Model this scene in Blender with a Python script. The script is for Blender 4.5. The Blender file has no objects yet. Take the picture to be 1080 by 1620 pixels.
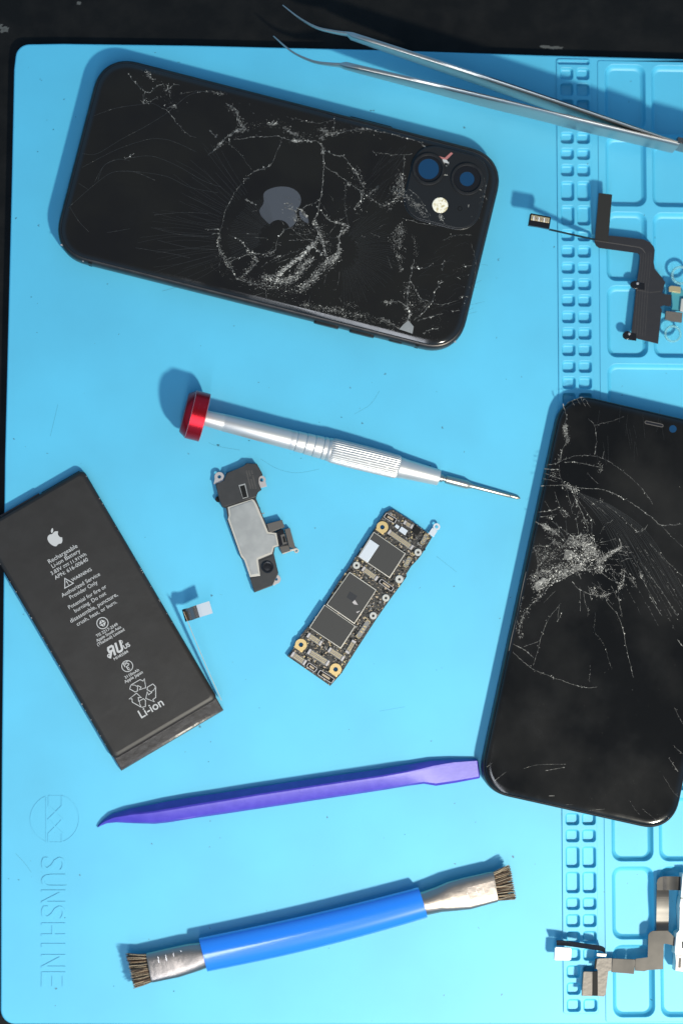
import bpy, bmesh, math, random
from mathutils import Vector, Matrix, geometry
random.seed(7)
R = random.random
S = 0.001                                   # everything is modelled in millimetres, linked in metres
scene = bpy.context.scene
COL = scene.collection

# ------------------------------------------------------------------ camera, world, light, exposure
FPX, NX, NY, SC = 3600.0, 305.0, 1085.0, 4.38
_n = Vector((NX - 540, NY - 810, FPX)).normalized()
_Z = -_n
_X = (Vector((1, 0, 0)) - _Z * _Z[0]).normalized()
_Y = _Z.cross(_X)
CR = Matrix((_X, _Y, _Z))                    # camera (x right, y down, z forward) -> world
DIST = FPX / SC
CP = -(CR @ Vector((0, 0, 1))) * DIST        # camera position, mm; the mat's top face is z = 0

def W(px, py, z=0.0):
    """the point of the plane at height z (mm above the mat) that the photograph shows at this pixel"""
    d = CR @ Vector((px - 540, py - 810, FPX))
    return CP + d * ((z - CP.z) / d.z)

cam_d = bpy.data.cameras.new('camera')
cam = bpy.data.objects.new('camera', cam_d)
COL.objects.link(cam)
cx, cy, cz = CR @ Vector((1, 0, 0)), CR @ Vector((0, -1, 0)), CR @ Vector((0, 0, -1))
M = Matrix((cx, cy, cz)).transposed().to_4x4()
M.translation = CP * S
cam.matrix_world = M
cam_d.sensor_fit = 'VERTICAL'
cam_d.sensor_height = 36
cam_d.lens = FPX / 1620 * 36
cam_d.clip_start = 0.01
cam_d.clip_end = 50
cam_d.dof.use_dof = True
cam_d.dof.focus_distance = (DIST - 6) * S
cam_d.dof.aperture_fstop = 5.0
scene.camera = cam

world = bpy.data.worlds.new('World')
scene.world = world
world.use_nodes = True
wn = world.node_tree
wn.nodes.clear()
wo = wn.nodes.new('ShaderNodeOutputWorld')
wb = wn.nodes.new('ShaderNodeBackground')
wr = wn.nodes.new('ShaderNodeValToRGB')
wm = wn.nodes.new('ShaderNodeSeparateXYZ')
wt = wn.nodes.new('ShaderNodeTexCoord')
wn.links.new(wt.outputs['Generated'], wm.inputs[0])
wn.links.new(wm.outputs['Z'], wr.inputs[0])
wn.links.new(wr.outputs[0], wb.inputs[0])
wn.links.new(wb.outputs[0], wo.inputs[0])
wr.color_ramp.elements[0].position = 0.0
wr.color_ramp.elements[0].color = (0.36, 0.86, 1.45, 1)
e = wr.color_ramp.elements.new(0.75)
e.color = (0.36, 0.86, 1.45, 1)
wr.color_ramp.elements[-1].position = 0.97
wr.color_ramp.elements[-1].color = (0.20, 0.25, 0.31, 1)
wb.inputs[1].default_value = 0.46

ld = bpy.data.lights.new('desk_lamp_light', 'AREA')
ld.shape = 'DISK'
ld.size = 0.062
ld.energy = 10.4
ld.color = (1.0, 0.95, 0.80)
lamp = bpy.data.objects.new('desk_lamp_light', ld)
COL.objects.link(lamp)
_f = W(1900, 2800)                          # every shadow in the photograph points away from here
lamp.location = (_f.x * S, _f.y * S, 0.63)
lamp.rotation_euler = (Vector((0, 0, 0)) - lamp.location).to_track_quat('-Z', 'Y').to_euler()

wd_l = bpy.data.lights.new('strip_light', 'AREA')      # the long pale streaks on the phones' lower edges
wd_l.shape = 'RECTANGLE'
wd_l.size = 1.3
wd_l.size_y = 0.14
wd_l.energy = 7.5
wd_l.color = (0.86, 0.91, 1.0)
wl = bpy.data.objects.new('strip_light', wd_l)
COL.objects.link(wl)
wl.location = (-0.1, -0.75, 1.3)
wl.rotation_euler = (Vector((0, 0.05, 0)) - wl.location).to_track_quat('-Z', 'X').to_euler()

vs = scene.view_settings
vs.view_transform = 'Standard'
vs.look = 'None'
vs.exposure = 0.0
vs.gamma = 1
vs.use_curve_mapping = False

# ------------------------------------------------------------------ materials
MATS = {}
def mat(name, col, rough=0.5, metal=0.0, noise=None, bump=None, spec=0.5, coat=0.0, rvar=0.0, alpha=1.0, trans=0.0, aniso=None):
    """noise=(scale per mm, second colour, sharp low, sharp high); bump=(scale per mm, distance mm)"""
    if name in MATS:
        return MATS[name]
    m = bpy.data.materials.new(name)
    m.use_nodes = True
    nt = m.node_tree
    b = nt.nodes['Principled BSDF']
    b.inputs['Base Color'].default_value = (*col, 1)
    b.inputs['Roughness'].default_value = rough
    b.inputs['Metallic'].default_value = metal
    b.inputs['Specular IOR Level'].default_value = spec
    b.inputs['Coat Weight'].default_value = coat
    b.inputs['Coat Roughness'].default_value = 0.08
    b.inputs['Alpha'].default_value = alpha
    b.inputs['Transmission Weight'].default_value = trans
    tc = nt.nodes.new('ShaderNodeTexCoord')
    mp = nt.nodes.new('ShaderNodeMapping')
    mp.inputs['Scale'].default_value = (1000, 1000, 1000)
    if aniso:
        mp.inputs['Scale'].default_value = tuple(1000 * a for a in aniso)
    nt.links.new(tc.outputs['Object'], mp.inputs[0])
    if noise:
        n = nt.nodes.new('ShaderNodeTexNoise')
        n.inputs['Scale'].default_value = noise[0]
        n.inputs['Detail'].default_value = 5
        r = nt.nodes.new('ShaderNodeValToRGB')
        r.color_ramp.elements[0].position = noise[2]
        r.color_ramp.elements[1].position = noise[3]
        r.color_ramp.elements[0].color = (*col, 1)
        r.color_ramp.elements[1].color = (*noise[1], 1)
        nt.links.new(mp.outputs[0], n.inputs['Vector'])
        nt.links.new(n.outputs[0], r.inputs[0])
        nt.links.new(r.outputs[0], b.inputs['Base Color'])
    if rvar:
        n = nt.nodes.new('ShaderNodeTexNoise')
        n.inputs['Scale'].default_value = 0.09
        n.inputs['Detail'].default_value = 6
        mr = nt.nodes.new('ShaderNodeMapRange')
        mr.inputs['From Min'].default_value = 0.35
        mr.inputs['From Max'].default_value = 0.65
        mr.inputs['To Min'].default_value = max(0.02, rough - rvar)
        mr.inputs['To Max'].default_value = rough + rvar
        nt.links.new(mp.outputs[0], n.inputs['Vector'])
        nt.links.new(n.outputs[0], mr.inputs[0])
        nt.links.new(mr.outputs[0], b.inputs['Roughness'])
    if bump:
        n = nt.nodes.new('ShaderNodeTexNoise')
        n.inputs['Scale'].default_value = bump[0]
        n.inputs['Detail'].default_value = 4
        bp = nt.nodes.new('ShaderNodeBump')
        bp.inputs['Strength'].default_value = 1
        bp.inputs['Distance'].default_value = bump[1] * S
        nt.links.new(mp.outputs[0], n.inputs['Vector'])
        nt.links.new(n.outputs[0], bp.inputs['Height'])
        nt.links.new(bp.outputs[0], b.inputs['Normal'])
    MATS[name] = m
    return m

def mat_specks(name, col, dark, rough):
    """silicone with crumbs of dirt and faint grime"""
    m = mat(name, col, rough, bump=(3.0, 0.02), spec=0.8)
    nt = m.node_tree
    b = nt.nodes['Principled BSDF']
    mp = [n for n in nt.nodes if n.type == 'MAPPING'][0]
    v = nt.nodes.new('ShaderNodeTexVoronoi')
    v.inputs['Scale'].default_value = 0.24
    nw = nt.nodes.new('ShaderNodeTexNoise')           # warps the crumbs' outline
    nw.inputs['Scale'].default_value = 1.3
    mixv = nt.nodes.new('ShaderNodeVectorMath')
    mixv.operation = 'ADD'
    sc = nt.nodes.new('ShaderNodeVectorMath')
    sc.operation = 'SCALE'
    sc.inputs['Scale'].default_value = 1.6
    nt.links.new(mp.outputs[0], nw.inputs['Vector'])
    nt.links.new(nw.outputs['Color'], sc.inputs[0])
    nt.links.new(mp.outputs[0], mixv.inputs[0])
    nt.links.new(sc.outputs[0], mixv.inputs[1])
    nt.links.new(mixv.outputs[0], v.inputs['Vector'])
    # speck where distance small, radius depends on the cell's random colour
    sep = nt.nodes.new('ShaderNodeSeparateColor')
    nt.links.new(v.outputs['Color'], sep.inputs[0])
    rad = nt.nodes.new('ShaderNodeMapRange')
    rad.inputs['From Min'].default_value = 0.60
    rad.inputs['From Max'].default_value = 1.0
    rad.inputs['To Min'].default_value = 0.0
    rad.inputs['To Max'].default_value = 0.095
    nt.links.new(sep.outputs[0], rad.inputs[0])
    lt = nt.nodes.new('ShaderNodeMath')
    lt.operation = 'LESS_THAN'
    nt.links.new(v.outputs['Distance'], lt.inputs[0])
    nt.links.new(rad.outputs[0], lt.inputs[1])
    g = nt.nodes.new('ShaderNodeTexNoise')
    g.inputs['Scale'].default_value = 0.025
    g.inputs['Detail'].default_value = 8
    nt.links.new(mp.outputs[0], g.inputs['Vector'])
    gr = nt.nodes.new('ShaderNodeValToRGB')
    gr.color_ramp.elements[0].position = 0.35
    gr.color_ramp.elements[1].position = 0.72
    gr.color_ramp.elements[0].color = (*col, 1)
    gr.color_ramp.elements[1].color = (*[c * 0.88 for c in col], 1)
    nt.links.new(g.outputs[0], gr.inputs[0])
    mul = nt.nodes.new('ShaderNodeMath')
    mul.operation = 'MULTIPLY'
    mul.inputs[1].default_value = 0.75
    nt.links.new(lt.outputs[0], mul.inputs[0])
    mx = nt.nodes.new('ShaderNodeMix')
    mx.data_type = 'RGBA'
    nt.links.new(mul.outputs[0], mx.inputs['Factor'])
    nt.links.new(gr.outputs[0], mx.inputs['A'])
    mx.inputs['B'].default_value = (*dark, 1)
    nt.links.new(mx.outputs['Result'], b.inputs['Base Color'])
    return m

m_mat = mat_specks('blue_silicone', (0.064, 0.395, 0.58), (0.015, 0.06, 0.09), 0.52)
m_grime = mat('dark_grime', (0.02, 0.12, 0.17), 0.7)
m_desk = mat('black_desk', (0.003, 0.003, 0.003), 0.55, noise=(0.12, (0.007, 0.0065, 0.006), 0.4, 0.7), bump=(1.2, 0.05), spec=0.16)
m_scuff = mat('pale_scuff', (0.06, 0.06, 0.055), 0.8)
m_frame = mat('black_aluminium', (0.035, 0.033, 0.033), 0.38, 0.75, noise=(0.3, (0.05, 0.045, 0.042), 0.4, 0.7))
m_glass = mat('black_back_glass', (0.0085, 0.0080, 0.0082), 0.11, rvar=0.05, spec=0.42, noise=(0.05, (0.0115, 0.0108, 0.0098), 0.35, 0.65))
m_screen = mat('black_screen_glass', (0.0045, 0.0045, 0.0047), 0.12, rvar=0.06, spec=0.40, noise=(0.035, (0.0165, 0.0155, 0.0145), 0.42, 0.8))
m_bump = mat('black_glass_plain', (0.010, 0.010, 0.0105), 0.3)
m_ring = mat('lens_ring_black', (0.010, 0.010, 0.012), 0.25, 0.2)
m_black = mat('matt_black', (0.005, 0.005, 0.005), 0.6, spec=0.18)
m_lens = mat('dim_mat_blue', (0.006, 0.036, 0.088), 0.12, coat=0.5)  # dimly lit mat behind an opening, put into the colour of a solid disc
m_flash = mat('flash_cream', (0.75, 0.68, 0.55), 0.35, noise=(1.0, (0.45, 0.36, 0.18), 0.5, 0.62))
m_logo = mat('grey_logo', (0.060, 0.063, 0.073), 0.42, 0.2)
m_cr = [mat('crack_hairline', (0.024, 0.024, 0.024), 0.3), mat('crack_dim', (0.08, 0.075, 0.068), 0.5),
        mat('crack_mid', (0.22, 0.208, 0.19), 0.5), mat('crack_bright', (0.66, 0.62, 0.55), 0.45)]
m_white = mat('white_print', (0.40, 0.385, 0.375), 0.6)
m_pouch = mat('battery_pouch', (0.0135, 0.0105, 0.0085), 0.50, bump=(0.10, 0.16), noise=(0.15, (0.017, 0.014, 0.012), 0.4, 0.65), spec=0.4)
m_flap = mat('battery_tape', (0.036, 0.030, 0.026), 0.36, bump=(0.3, 0.25))
m_edge = mat('pouch_edge_black', (0.006, 0.006, 0.009), 0.3)
m_alu = mat('satin_aluminium', (0.52, 0.505, 0.49), 0.44, 0.7, bump=(4.0, 0.006))
m_alu2 = mat('ring_aluminium', (0.72, 0.71, 0.70), 0.30, 1.0)
m_steel = mat('steel', (0.42, 0.385, 0.34), 0.36, 1.0)
m_darkm = mat('dark_polished_metal', (0.22, 0.20, 0.19), 0.25, 0.9)
m_twz = mat('tweezer_steel', (0.46, 0.445, 0.42), 0.36, 1.0, bump=(1.5, 0.01))
m_red = mat('red_anodised', (0.50, 0.012, 0.022), 0.27, 0.85, noise=(1.4, (0.75, 0.30, 0.30), 0.72, 0.76))
m_redw = mat('worn_red_edge', (0.80, 0.32, 0.33), 0.35, 0.8)
m_purple = mat('purple_plastic', (0.045, 0.028, 0.33), 0.45, noise=(0.35, (0.06, 0.040, 0.37), 0.4, 0.7), bump=(1.5, 0.03))
m_blue = mat('glossy_blue_plastic', (0.012, 0.15, 0.60), 0.22, coat=1.0)
m_ferr = mat('crimped_tin', (0.38, 0.33, 0.295), 0.34, 1.0, bump=(0.25, 0.16))
m_bris = [mat('bristle_dark', (0.02, 0.014, 0.010), 0.6), mat('bristle_brown', (0.12, 0.070, 0.042), 0.5), mat('bristle_pale', (0.36, 0.28, 0.19), 0.5)]
m_pcb = mat('circuit_board_black', (0.018, 0.016, 0.014), 0.45, noise=(1.6, (0.14, 0.115, 0.09), 0.55, 0.68), bump=(1.5, 0.12))
m_chip = mat('chip_cover', (0.031, 0.028, 0.0255), 0.75)
m_resid = mat('chip_residue', (0.006, 0.006, 0.009), 0.6)
m_shield = mat('solder_rim', (0.52, 0.48, 0.42), 0.40, 0.55)
m_silver = mat('silver_pad', (0.55, 0.57, 0.60), 0.38, 0.35)
m_plate = mat('satin_steel_plate', (0.36, 0.355, 0.34), 0.42, 0.75, noise=(0.25, (0.43, 0.42, 0.40), 0.4, 0.7))
m_gold = mat('gold_bracket', (0.66, 0.47, 0.21), 0.38, 0.6)
m_goldc = mat('gold_contact', (0.70, 0.55, 0.30), 0.3, 0.7)
m_conn = mat('connector_grey', (0.20, 0.19, 0.18), 0.4, 0.3)
m_tan = mat('component_tan', (0.33, 0.25, 0.17), 0.5)
m_washer = mat('washer_white', (0.46, 0.44, 0.40), 0.4, 0.3)
m_speaker = mat('speaker_black', (0.017, 0.016, 0.016), 0.5, bump=(2, 0.02), noise=(0.4, (0.023, 0.021, 0.021), 0.4, 0.7))
m_tab = mat('tab_grey', (0.42, 0.38, 0.37), 0.45, 0.5)
m_brown = mat('brown_foam', (0.070, 0.060, 0.053), 0.6)
m_flex = mat('flex_grey_black', (0.015, 0.0135, 0.0155), 0.5, bump=(0.3, 0.08), spec=0.35)
m_flexb = mat('flex_brown_sheen', (0.030, 0.027, 0.025), 0.38, 0.35, noise=(0.12, (0.060, 0.053, 0.047), 0.4, 0.7))
m_beige = mat('flex_beige', (0.12, 0.104, 0.09), 0.45, 0.3, bump=(0.6, 0.1))
m_whitec = mat('white_module', (0.72, 0.69, 0.66), 0.4)
m_clear = mat('clear_ring', (0.45, 0.75, 0.75), 0.15, trans=0.75)
m_teal = mat('teal_film', (0.05, 0.22, 0.26), 0.3)
m_pink = mat('pink_chip', (0.34, 0.12, 0.11), 0.5)

# ------------------------------------------------------------------ builders
def finish(bm, name, mats, parent=None, smooth=40, stuff=False):
    bmesh.ops.recalc_face_normals(bm, faces=bm.faces)
    me = bpy.data.meshes.new(name)
    for v in bm.verts:
        v.co *= S
    bm.to_mesh(me)
    bm.free()
    if not isinstance(mats, (list, tuple)):
        mats = [mats]
    for m in mats:
        me.materials.append(m)
    if smooth:
        me.set_sharp_from_angle(angle=math.radians(smooth))
        me.polygons.foreach_set('use_smooth', [abs(p.normal.z) < 0.9995 for p in me.polygons])
    o = bpy.data.objects.new(name, me)
    COL.objects.link(o)
    if parent is not None:
        o.parent = parent.o if isinstance(parent, T) else parent
    if stuff:
        o['kind'] = 'stuff'
    return o

class T:
    """one thing: an Empty at its base; loc() turns a photo pixel and a height into its local millimetres"""
    def __init__(self, name, label, cat, px, py, z=0.0, ang=0.0, group=None):
        self.p = W(px, py, z)
        self.a = ang
        o = bpy.data.objects.new(name, None)
        o.empty_display_size = 0.01
        COL.objects.link(o)
        o.location = self.p * S
        o.rotation_euler = (0, 0, ang)
        o['label'] = label
        o['category'] = cat
        if group:
            o['group'] = group
        self.o = o
        self.inv = Matrix.Rotation(-ang, 3, 'Z')
    def loc(self, px, py, z=0.0):
        return self.inv @ (W(px, py, z) - self.p)

def ang_px(a, b, z=0.0):
    d = W(*b, z) - W(*a, z)
    return math.atan2(d.y, d.x)

def prism(bm, pts, z0, z1, bev=0.0, mi=0, holes=None):
    """upright prism over a polygon [(x,y)]"""
    vb = [bm.verts.new((p[0], p[1], z0)) for p in pts]
    vt = [bm.verts.new((p[0], p[1], z1)) for p in pts]
    n = len(pts)
    fs = [bm.faces.new(vt), bm.faces.new(vb[::-1])]
    for i in range(n):
        j = (i + 1) % n
        fs.append(bm.faces.new((vb[i], vb[j], vt[j], vt[i])))
    for f in fs:
        f.material_index = mi
    if bev:
        es = [e for e in fs[0].edges]
        r = bmesh.ops.bevel(bm, geom=es, offset=bev, segments=2, affect='EDGES', profile=0.5, clamp_overlap=True)
        for f in r['faces']:
            f.material_index = mi
    return fs

def box(bm, c, d, w, l, z0, z1, bev=0.0, mi=0):
    """box centred at c (x,y), its length l along unit direction d, width w"""
    n = Vector((-d.y, d.x))
    c = Vector(c[:2])
    pts = [c - d * l / 2 - n * w / 2, c + d * l / 2 - n * w / 2, c + d * l / 2 + n * w / 2, c - d * l / 2 + n * w / 2]
    return prism(bm, pts, z0, z1, bev, mi)

def loft(bm, rings, cap0=True, cap1=True, mi=0, closed=True):
    vr = [[bm.verts.new(p) for p in r] for r in rings]
    n = len(rings[0])
    for a, b in zip(vr, vr[1:]):
        for i in range(n if closed else n - 1):
            j = (i + 1) % n
            f = bm.faces.new((a[i], a[j], b[j], b[i]))
            f.material_index = mi
    if cap0:
        bm.faces.new(vr[0][::-1]).material_index = mi
    if cap1:
        bm.faces.new(vr[-1]).material_index = mi
    return vr

def rrect(x0, y0, x1, y1, r, n=6, p=2.0):
    """rounded rectangle outline, counterclockwise"""
    r = min(r, (x1 - x0) / 2 - 1e-4, (y1 - y0) / 2 - 1e-4)
    out = []
    for cx_, cy_, a0 in ((x1 - r, y1 - r, 0), (x0 + r, y1 - r, 90), (x0 + r, y0 + r, 180), (x1 - r, y0 + r, 270)):
        for k in range(n + 1):
            a = math.radians(a0 + 90 * k / n)
            c, s = math.cos(a), math.sin(a)
            out.append((cx_ + r * math.copysign(abs(c) ** (2 / p), c), cy_ + r * math.copysign(abs(s) ** (2 / p), s)))
    return out

def circle(c, r, n=24, a0=0):
    return [(c[0] + r * math.cos(a0 + 2 * math.pi * k / n), c[1] + r * math.sin(a0 + 2 * math.pi * k / n)) for k in range(n)]

def slab(bm, L, Wd, r, prof, n=10, p=2.3, mi=0, cap0=True, cap1=True):
    """rounded slab by (inset, z) profile"""
    rings = []
    for ins, z in prof:
        rings.append([(x, y, z) for x, y in rrect(-L / 2 + ins, -Wd / 2 + ins, L / 2 - ins, Wd / 2 - ins, max(r - ins, 0.3), n, p)])
    return loft(bm, rings, cap0, cap1, mi)

def lathe_x(bm, prof, n=48, mi=0, cap=True, knurl=None):
    rings = []
    for x, r in prof:
        ring = []
        for k in range(n):
            a = 2 * math.pi * k / n
            rr = r
            if knurl:
                ph = (k * knurl[0] / n + x * knurl[1]) % 1.0
                rr = r - knurl[2] * (1 - abs(2 * ph - 1)) ** 2
            ring.append((x, rr * math.cos(a), rr * math.sin(a)))
        rings.append(ring)
    return loft(bm, rings, cap, cap, mi)

def tube(bm, pts, rad, n=10, mi=0):
    """round bar along 3D points; rad number or list"""
    pts = [Vector(p) for p in pts]
    if not isinstance(rad, (list, tuple)):
        rad = [rad] * len(pts)
    rings = []
    for i, p in enumerate(pts):
        t = (pts[min(i + 1, len(pts) - 1)] - pts[max(i - 1, 0)]).normalized()
        u = t.cross(Vector((0, 0, 1)))
        if u.length < 1e-3:
            u = Vector((1, 0, 0))
        u.normalize()
        v = u.cross(t).normalized()
        rings.append([p + (u * math.cos(2 * math.pi * k / n) + v * math.sin(2 * math.pi * k / n)) * rad[i] for k in range(n)])
    loft(bm, rings, True, True, mi)

def strip(bm, pts, wvec, th, mi=0):
    """flat band along 3D points; wvec(i) gives the full width vector, th the thickness"""
    rings = []
    pts = [Vector(p) for p in pts]
    for i, p in enumerate(pts):
        t = (pts[min(i + 1, len(pts) - 1)] - pts[max(i - 1, 0)]).normalized()
        w = Vector(wvec(i))
        n = t.cross(w).normalized() * th / 2
        rings.append([p - w / 2 - n, p + w / 2 - n, p + w / 2 + n, p - w / 2 + n])
    loft(bm, rings, True, True, mi)

def smooth_path(pts, n=8):
    """Catmull-Rom through points of any dimension"""
    P = [Vector(p) for p in pts]
    out = []
    for i in range(len(P) - 1):
        p0, p1, p2, p3 = P[max(i - 1, 0)], P[i], P[i + 1], P[min(i + 2, len(P) - 1)]
        for k in range(n):
            t = k / n
            out.append(0.5 * ((2 * p1) + (p2 - p0) * t + (2 * p0 - 5 * p1 + 4 * p2 - p3) * t * t + (3 * p1 - p0 - 3 * p2 + p3) * t ** 3))
    out.append(P[-1])
    return out

def ring_flat(bm, c, r0, r1, z0, z1, n=28, mi=0, bev=0.0):
    """washer"""
    prof = [(r0, z0), (r1, z0), (r1, z1 - bev), (r1 - bev, z1), (r0 + bev, z1), (r0, z1 - bev)]
    rings = []
    for k in range(n + 1):
        a = 2 * math.pi * (k % n) / n
        rings.append([(c[0] + r * math.cos(a), c[1] + r * math.sin(a), z) for r, z in prof])
    vr = [[bm.verts.new(p) for p in rg] for rg in rings[:-1]]
    m = len(prof)
    for k in range(n):
        a, b = vr[k], vr[(k + 1) % n]
        for i in range(m):
            j = (i + 1) % m
            bm.faces.new((a[i], b[i], b[j], a[j])).material_index = mi

def in_poly(p, poly):
    c_ = False
    for i in range(len(poly)):
        a, b = poly[i], poly[i - 1]
        if (a[1] > p[1]) != (b[1] > p[1]) and p[0] < (b[0] - a[0]) * (p[1] - a[1]) / (b[1] - a[1]) + a[0]:
            c_ = not c_
    return c_

def fill_holes(bm, outer, holes, z, mi=0):
    """flat face at z with holes; all loops [(x,y)]; returns (outer verts, [hole verts])"""
    loops = [[bm.verts.new((p[0], p[1], z)) for p in lp] for lp in [outer] + holes]
    flat = [v for lp in loops for v in lp]
    edges = []
    k = 0
    for lp in loops:
        n = len(lp)
        edges += [(k + i, k + (i + 1) % n) for i in range(n)]
        k += n
    vo, eo, fo, ov, oe, of = geometry.delaunay_2d_cdt([Vector((v.co.x, v.co.y)) for v in flat], edges, [], 0, 1e-6)
    bxs = [(min(p[0] for p in h), max(p[0] for p in h), min(p[1] for p in h), max(p[1] for p in h), h) for h in holes]
    for f in fo:
        c = sum((vo[i] for i in f), Vector((0, 0))) / len(f)
        if not in_poly(c, outer):
            continue
        if any(b[0] < c.x < b[1] and b[2] < c.y < b[3] and in_poly(c, b[4]) for b in bxs):
            continue
        try:
            bm.faces.new([flat[ov[i][0]] for i in f]).material_index = mi
        except (ValueError, IndexError):
            pass
    return loops[0], loops[1:]

def skirt(bm, loop, rings, cap=True, mi=0):
    """continue from existing verts through rings of points, optionally close"""
    prev = loop
    n = len(loop)
    for r in rings:
        cur = [bm.verts.new(p) for p in r]
        for i in range(n):
            j = (i + 1) % n
            bm.faces.new((prev[i], prev[j], cur[j], cur[i])).material_index = mi
        prev = cur
    if cap:
        bm.faces.new(prev).material_index = mi

def text_bm(bm, s, mp, z0, z1, mi=0, bold=0.0):
    """text as a mesh mapped by mp(u,v) with u in -.5..+.5 of its width, v in units of its width; extruded z0..z1"""
    cu = bpy.data.curves.new('tmp_text', 'FONT')
    cu.body = s
    cu.size = 10
    cu.offset = bold
    cu.resolution_u = 3
    ob = bpy.data.objects.new('tmp_text', cu)
    COL.objects.link(ob)
    dg = bpy.context.evaluated_depsgraph_get()
    me = bpy.data.meshes.new_from_object(ob.evaluated_get(dg))
    xs = [v.co.x for v in me.vertices]
    x0, x1 = min(xs), max(xs)
    w = x1 - x0
    vt = []
    vb = []
    for v in me.vertices:
        x, y = mp((v.co.x - x0) / w - 0.5, v.co.y / w)
        vt.append(bm.verts.new((x, y, z1)))
        vb.append(bm.verts.new((x, y, z0)) if z0 is not None else None)
    cnt = {}
    for p in me.polygons:
        vs_ = list(p.vertices)
        try:
            bm.faces.new([vt[i] for i in vs_]).material_index = mi
        except ValueError:
            continue
        for a, b in zip(vs_, vs_[1:] + vs_[:1]):
            cnt[(a, b)] = cnt.get((a, b), 0) + 1
    if z0 is not None:
        for (a, b) in cnt:
            if (b, a) not in cnt:
                bm.faces.new((vt[b], vt[a], vb[a], vb[b])).material_index = mi
    bpy.data.objects.remove(ob)
    bpy.data.curves.remove(cu)
    bpy.data.meshes.remove(me)

def ribbon2(bm, pts, w, z0, z1, mi=0, close=False):
    """line of width w through 2D points, mitred; raised z0..z1 (z0 None: flat)"""
    P = [Vector(p[:2]) for p in pts]
    n = len(P)
    Lf, Rt = [], []
    for i in range(n):
        a = P[i - 1] if (i > 0 or close) else P[i]
        b = P[(i + 1) % n] if (i < n - 1 or close) else P[i]
        t1 = (P[i] - a).normalized() if (P[i] - a).length > 1e-6 else (b - P[i]).normalized()
        t2 = (b - P[i]).normalized() if (b - P[i]).length > 1e-6 else t1
        t = (t1 + t2)
        t = t.normalized() if t.length > 1e-4 else t1
        nn = Vector((-t.y, t.x))
        k = 1 / max(0.5, abs(nn.dot(Vector((-t1.y, t1.x)))))
        Lf.append(P[i] + nn * w / 2 * k)
        Rt.append(P[i] - nn * w / 2 * k)
    m = n if close else n - 1
    if z0 is None:
        a = [bm.verts.new((*p, z1)) for p in Lf]
        b = [bm.verts.new((*p, z1)) for p in Rt]
        for i in range(m):
            j = (i + 1) % n
            bm.faces.new((b[i], b[j], a[j], a[i])).material_index = mi
        return
    rings = [[(*Rt[i], z0), (*Lf[i], z0), (*Lf[i], z1), (*Rt[i], z1)] for i in range(n)]
    if close:
        rings.append(rings[0])
    loft(bm, rings, not close, not close, mi)

def svg_path(d):
    """minimal SVG path reader: M m c C l h v z s -> list of polygons"""
    import re
    tok = re.findall(r'[a-zA-Z]|-?\d*\.?\d+', d)
    i = 0
    out, cur, p, cmd = [], [], Vector((0, 0)), None
    def num():
        nonlocal i
        i += 1
        return float(tok[i - 1])
    while i < len(tok):
        if tok[i].isalpha():
            cmd = tok[i]
            i += 1
            if cmd in 'zZ':
                out.append(cur)
                cur = []
                continue
        if cmd in 'Mm':
            if cur:
                out.append(cur)
            q = Vector((num(), num()))
            p = q if cmd == 'M' else p + q
            cur = [p.copy()]
        elif cmd == 'c':
            a, b, c = [p + Vector((num(), num())) for _ in range(3)]
            for k in range(1, 7):
                t = k / 6
                cur.append(p * (1 - t) ** 3 + a * 3 * t * (1 - t) ** 2 + b * 3 * t * t * (1 - t) + c * t ** 3)
            p = c
    if cur:
        out.append(cur)
    res = []
    for c in out:
        if len(c) > 3:
            if (c[0] - c[-1]).length < 0.05:
                c = c[:-1]
            res.append(c)
    return res

FRUIT = svg_path("M12.152 6.896c-.948 0-2.415-1.078-3.96-1.04-2.04.027-3.91 1.183-4.961 3.014-2.117 3.675-.546 9.103 1.519 12.09 1.013 1.454 2.208 3.09 3.792 3.039 1.52-.065 2.09-.987 3.935-.987 1.831 0 2.35.987 3.96.948 1.637-.026 2.676-1.48 3.676-2.948 1.156-1.688 1.636-3.325 1.662-3.415-.039-.013-3.182-1.221-3.22-4.857-.026-3.04 2.48-4.494 2.597-4.559-1.429-2.09-3.623-2.324-4.39-2.376-2-.156-3.675 1.09-4.61 1.09zM15.53 3.83c.843-1.012 1.4-2.427 1.245-3.83-1.207.052-2.662.805-3.532 1.818-.78.896-1.454 2.338-1.273 3.714 1.338.104 2.715-.688 3.559-1.701")

# ------------------------------------------------------------------ broken glass
def jag(P, amp, step=0.5):
    """resample a 2D path and roughen it"""
    out = []
    off = 0.0
    for a, b in zip(P, P[1:]):
        L = (b - a).length
        n = max(1, int(L / step))
        t = (b - a).normalized() if L > 1e-6 else Vector((1, 0))
        nn = Vector((-t.y, t.x))
        for k in range(n):
            off = off * 0.6 + (R() - 0.5) * amp
            out.append(a + (b - a) * (k / n) + nn * off)
    out.append(P[-1])
    return out

ZJ = [0.0]
def zj():
    return 0.012 + R() * 0.05

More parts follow.
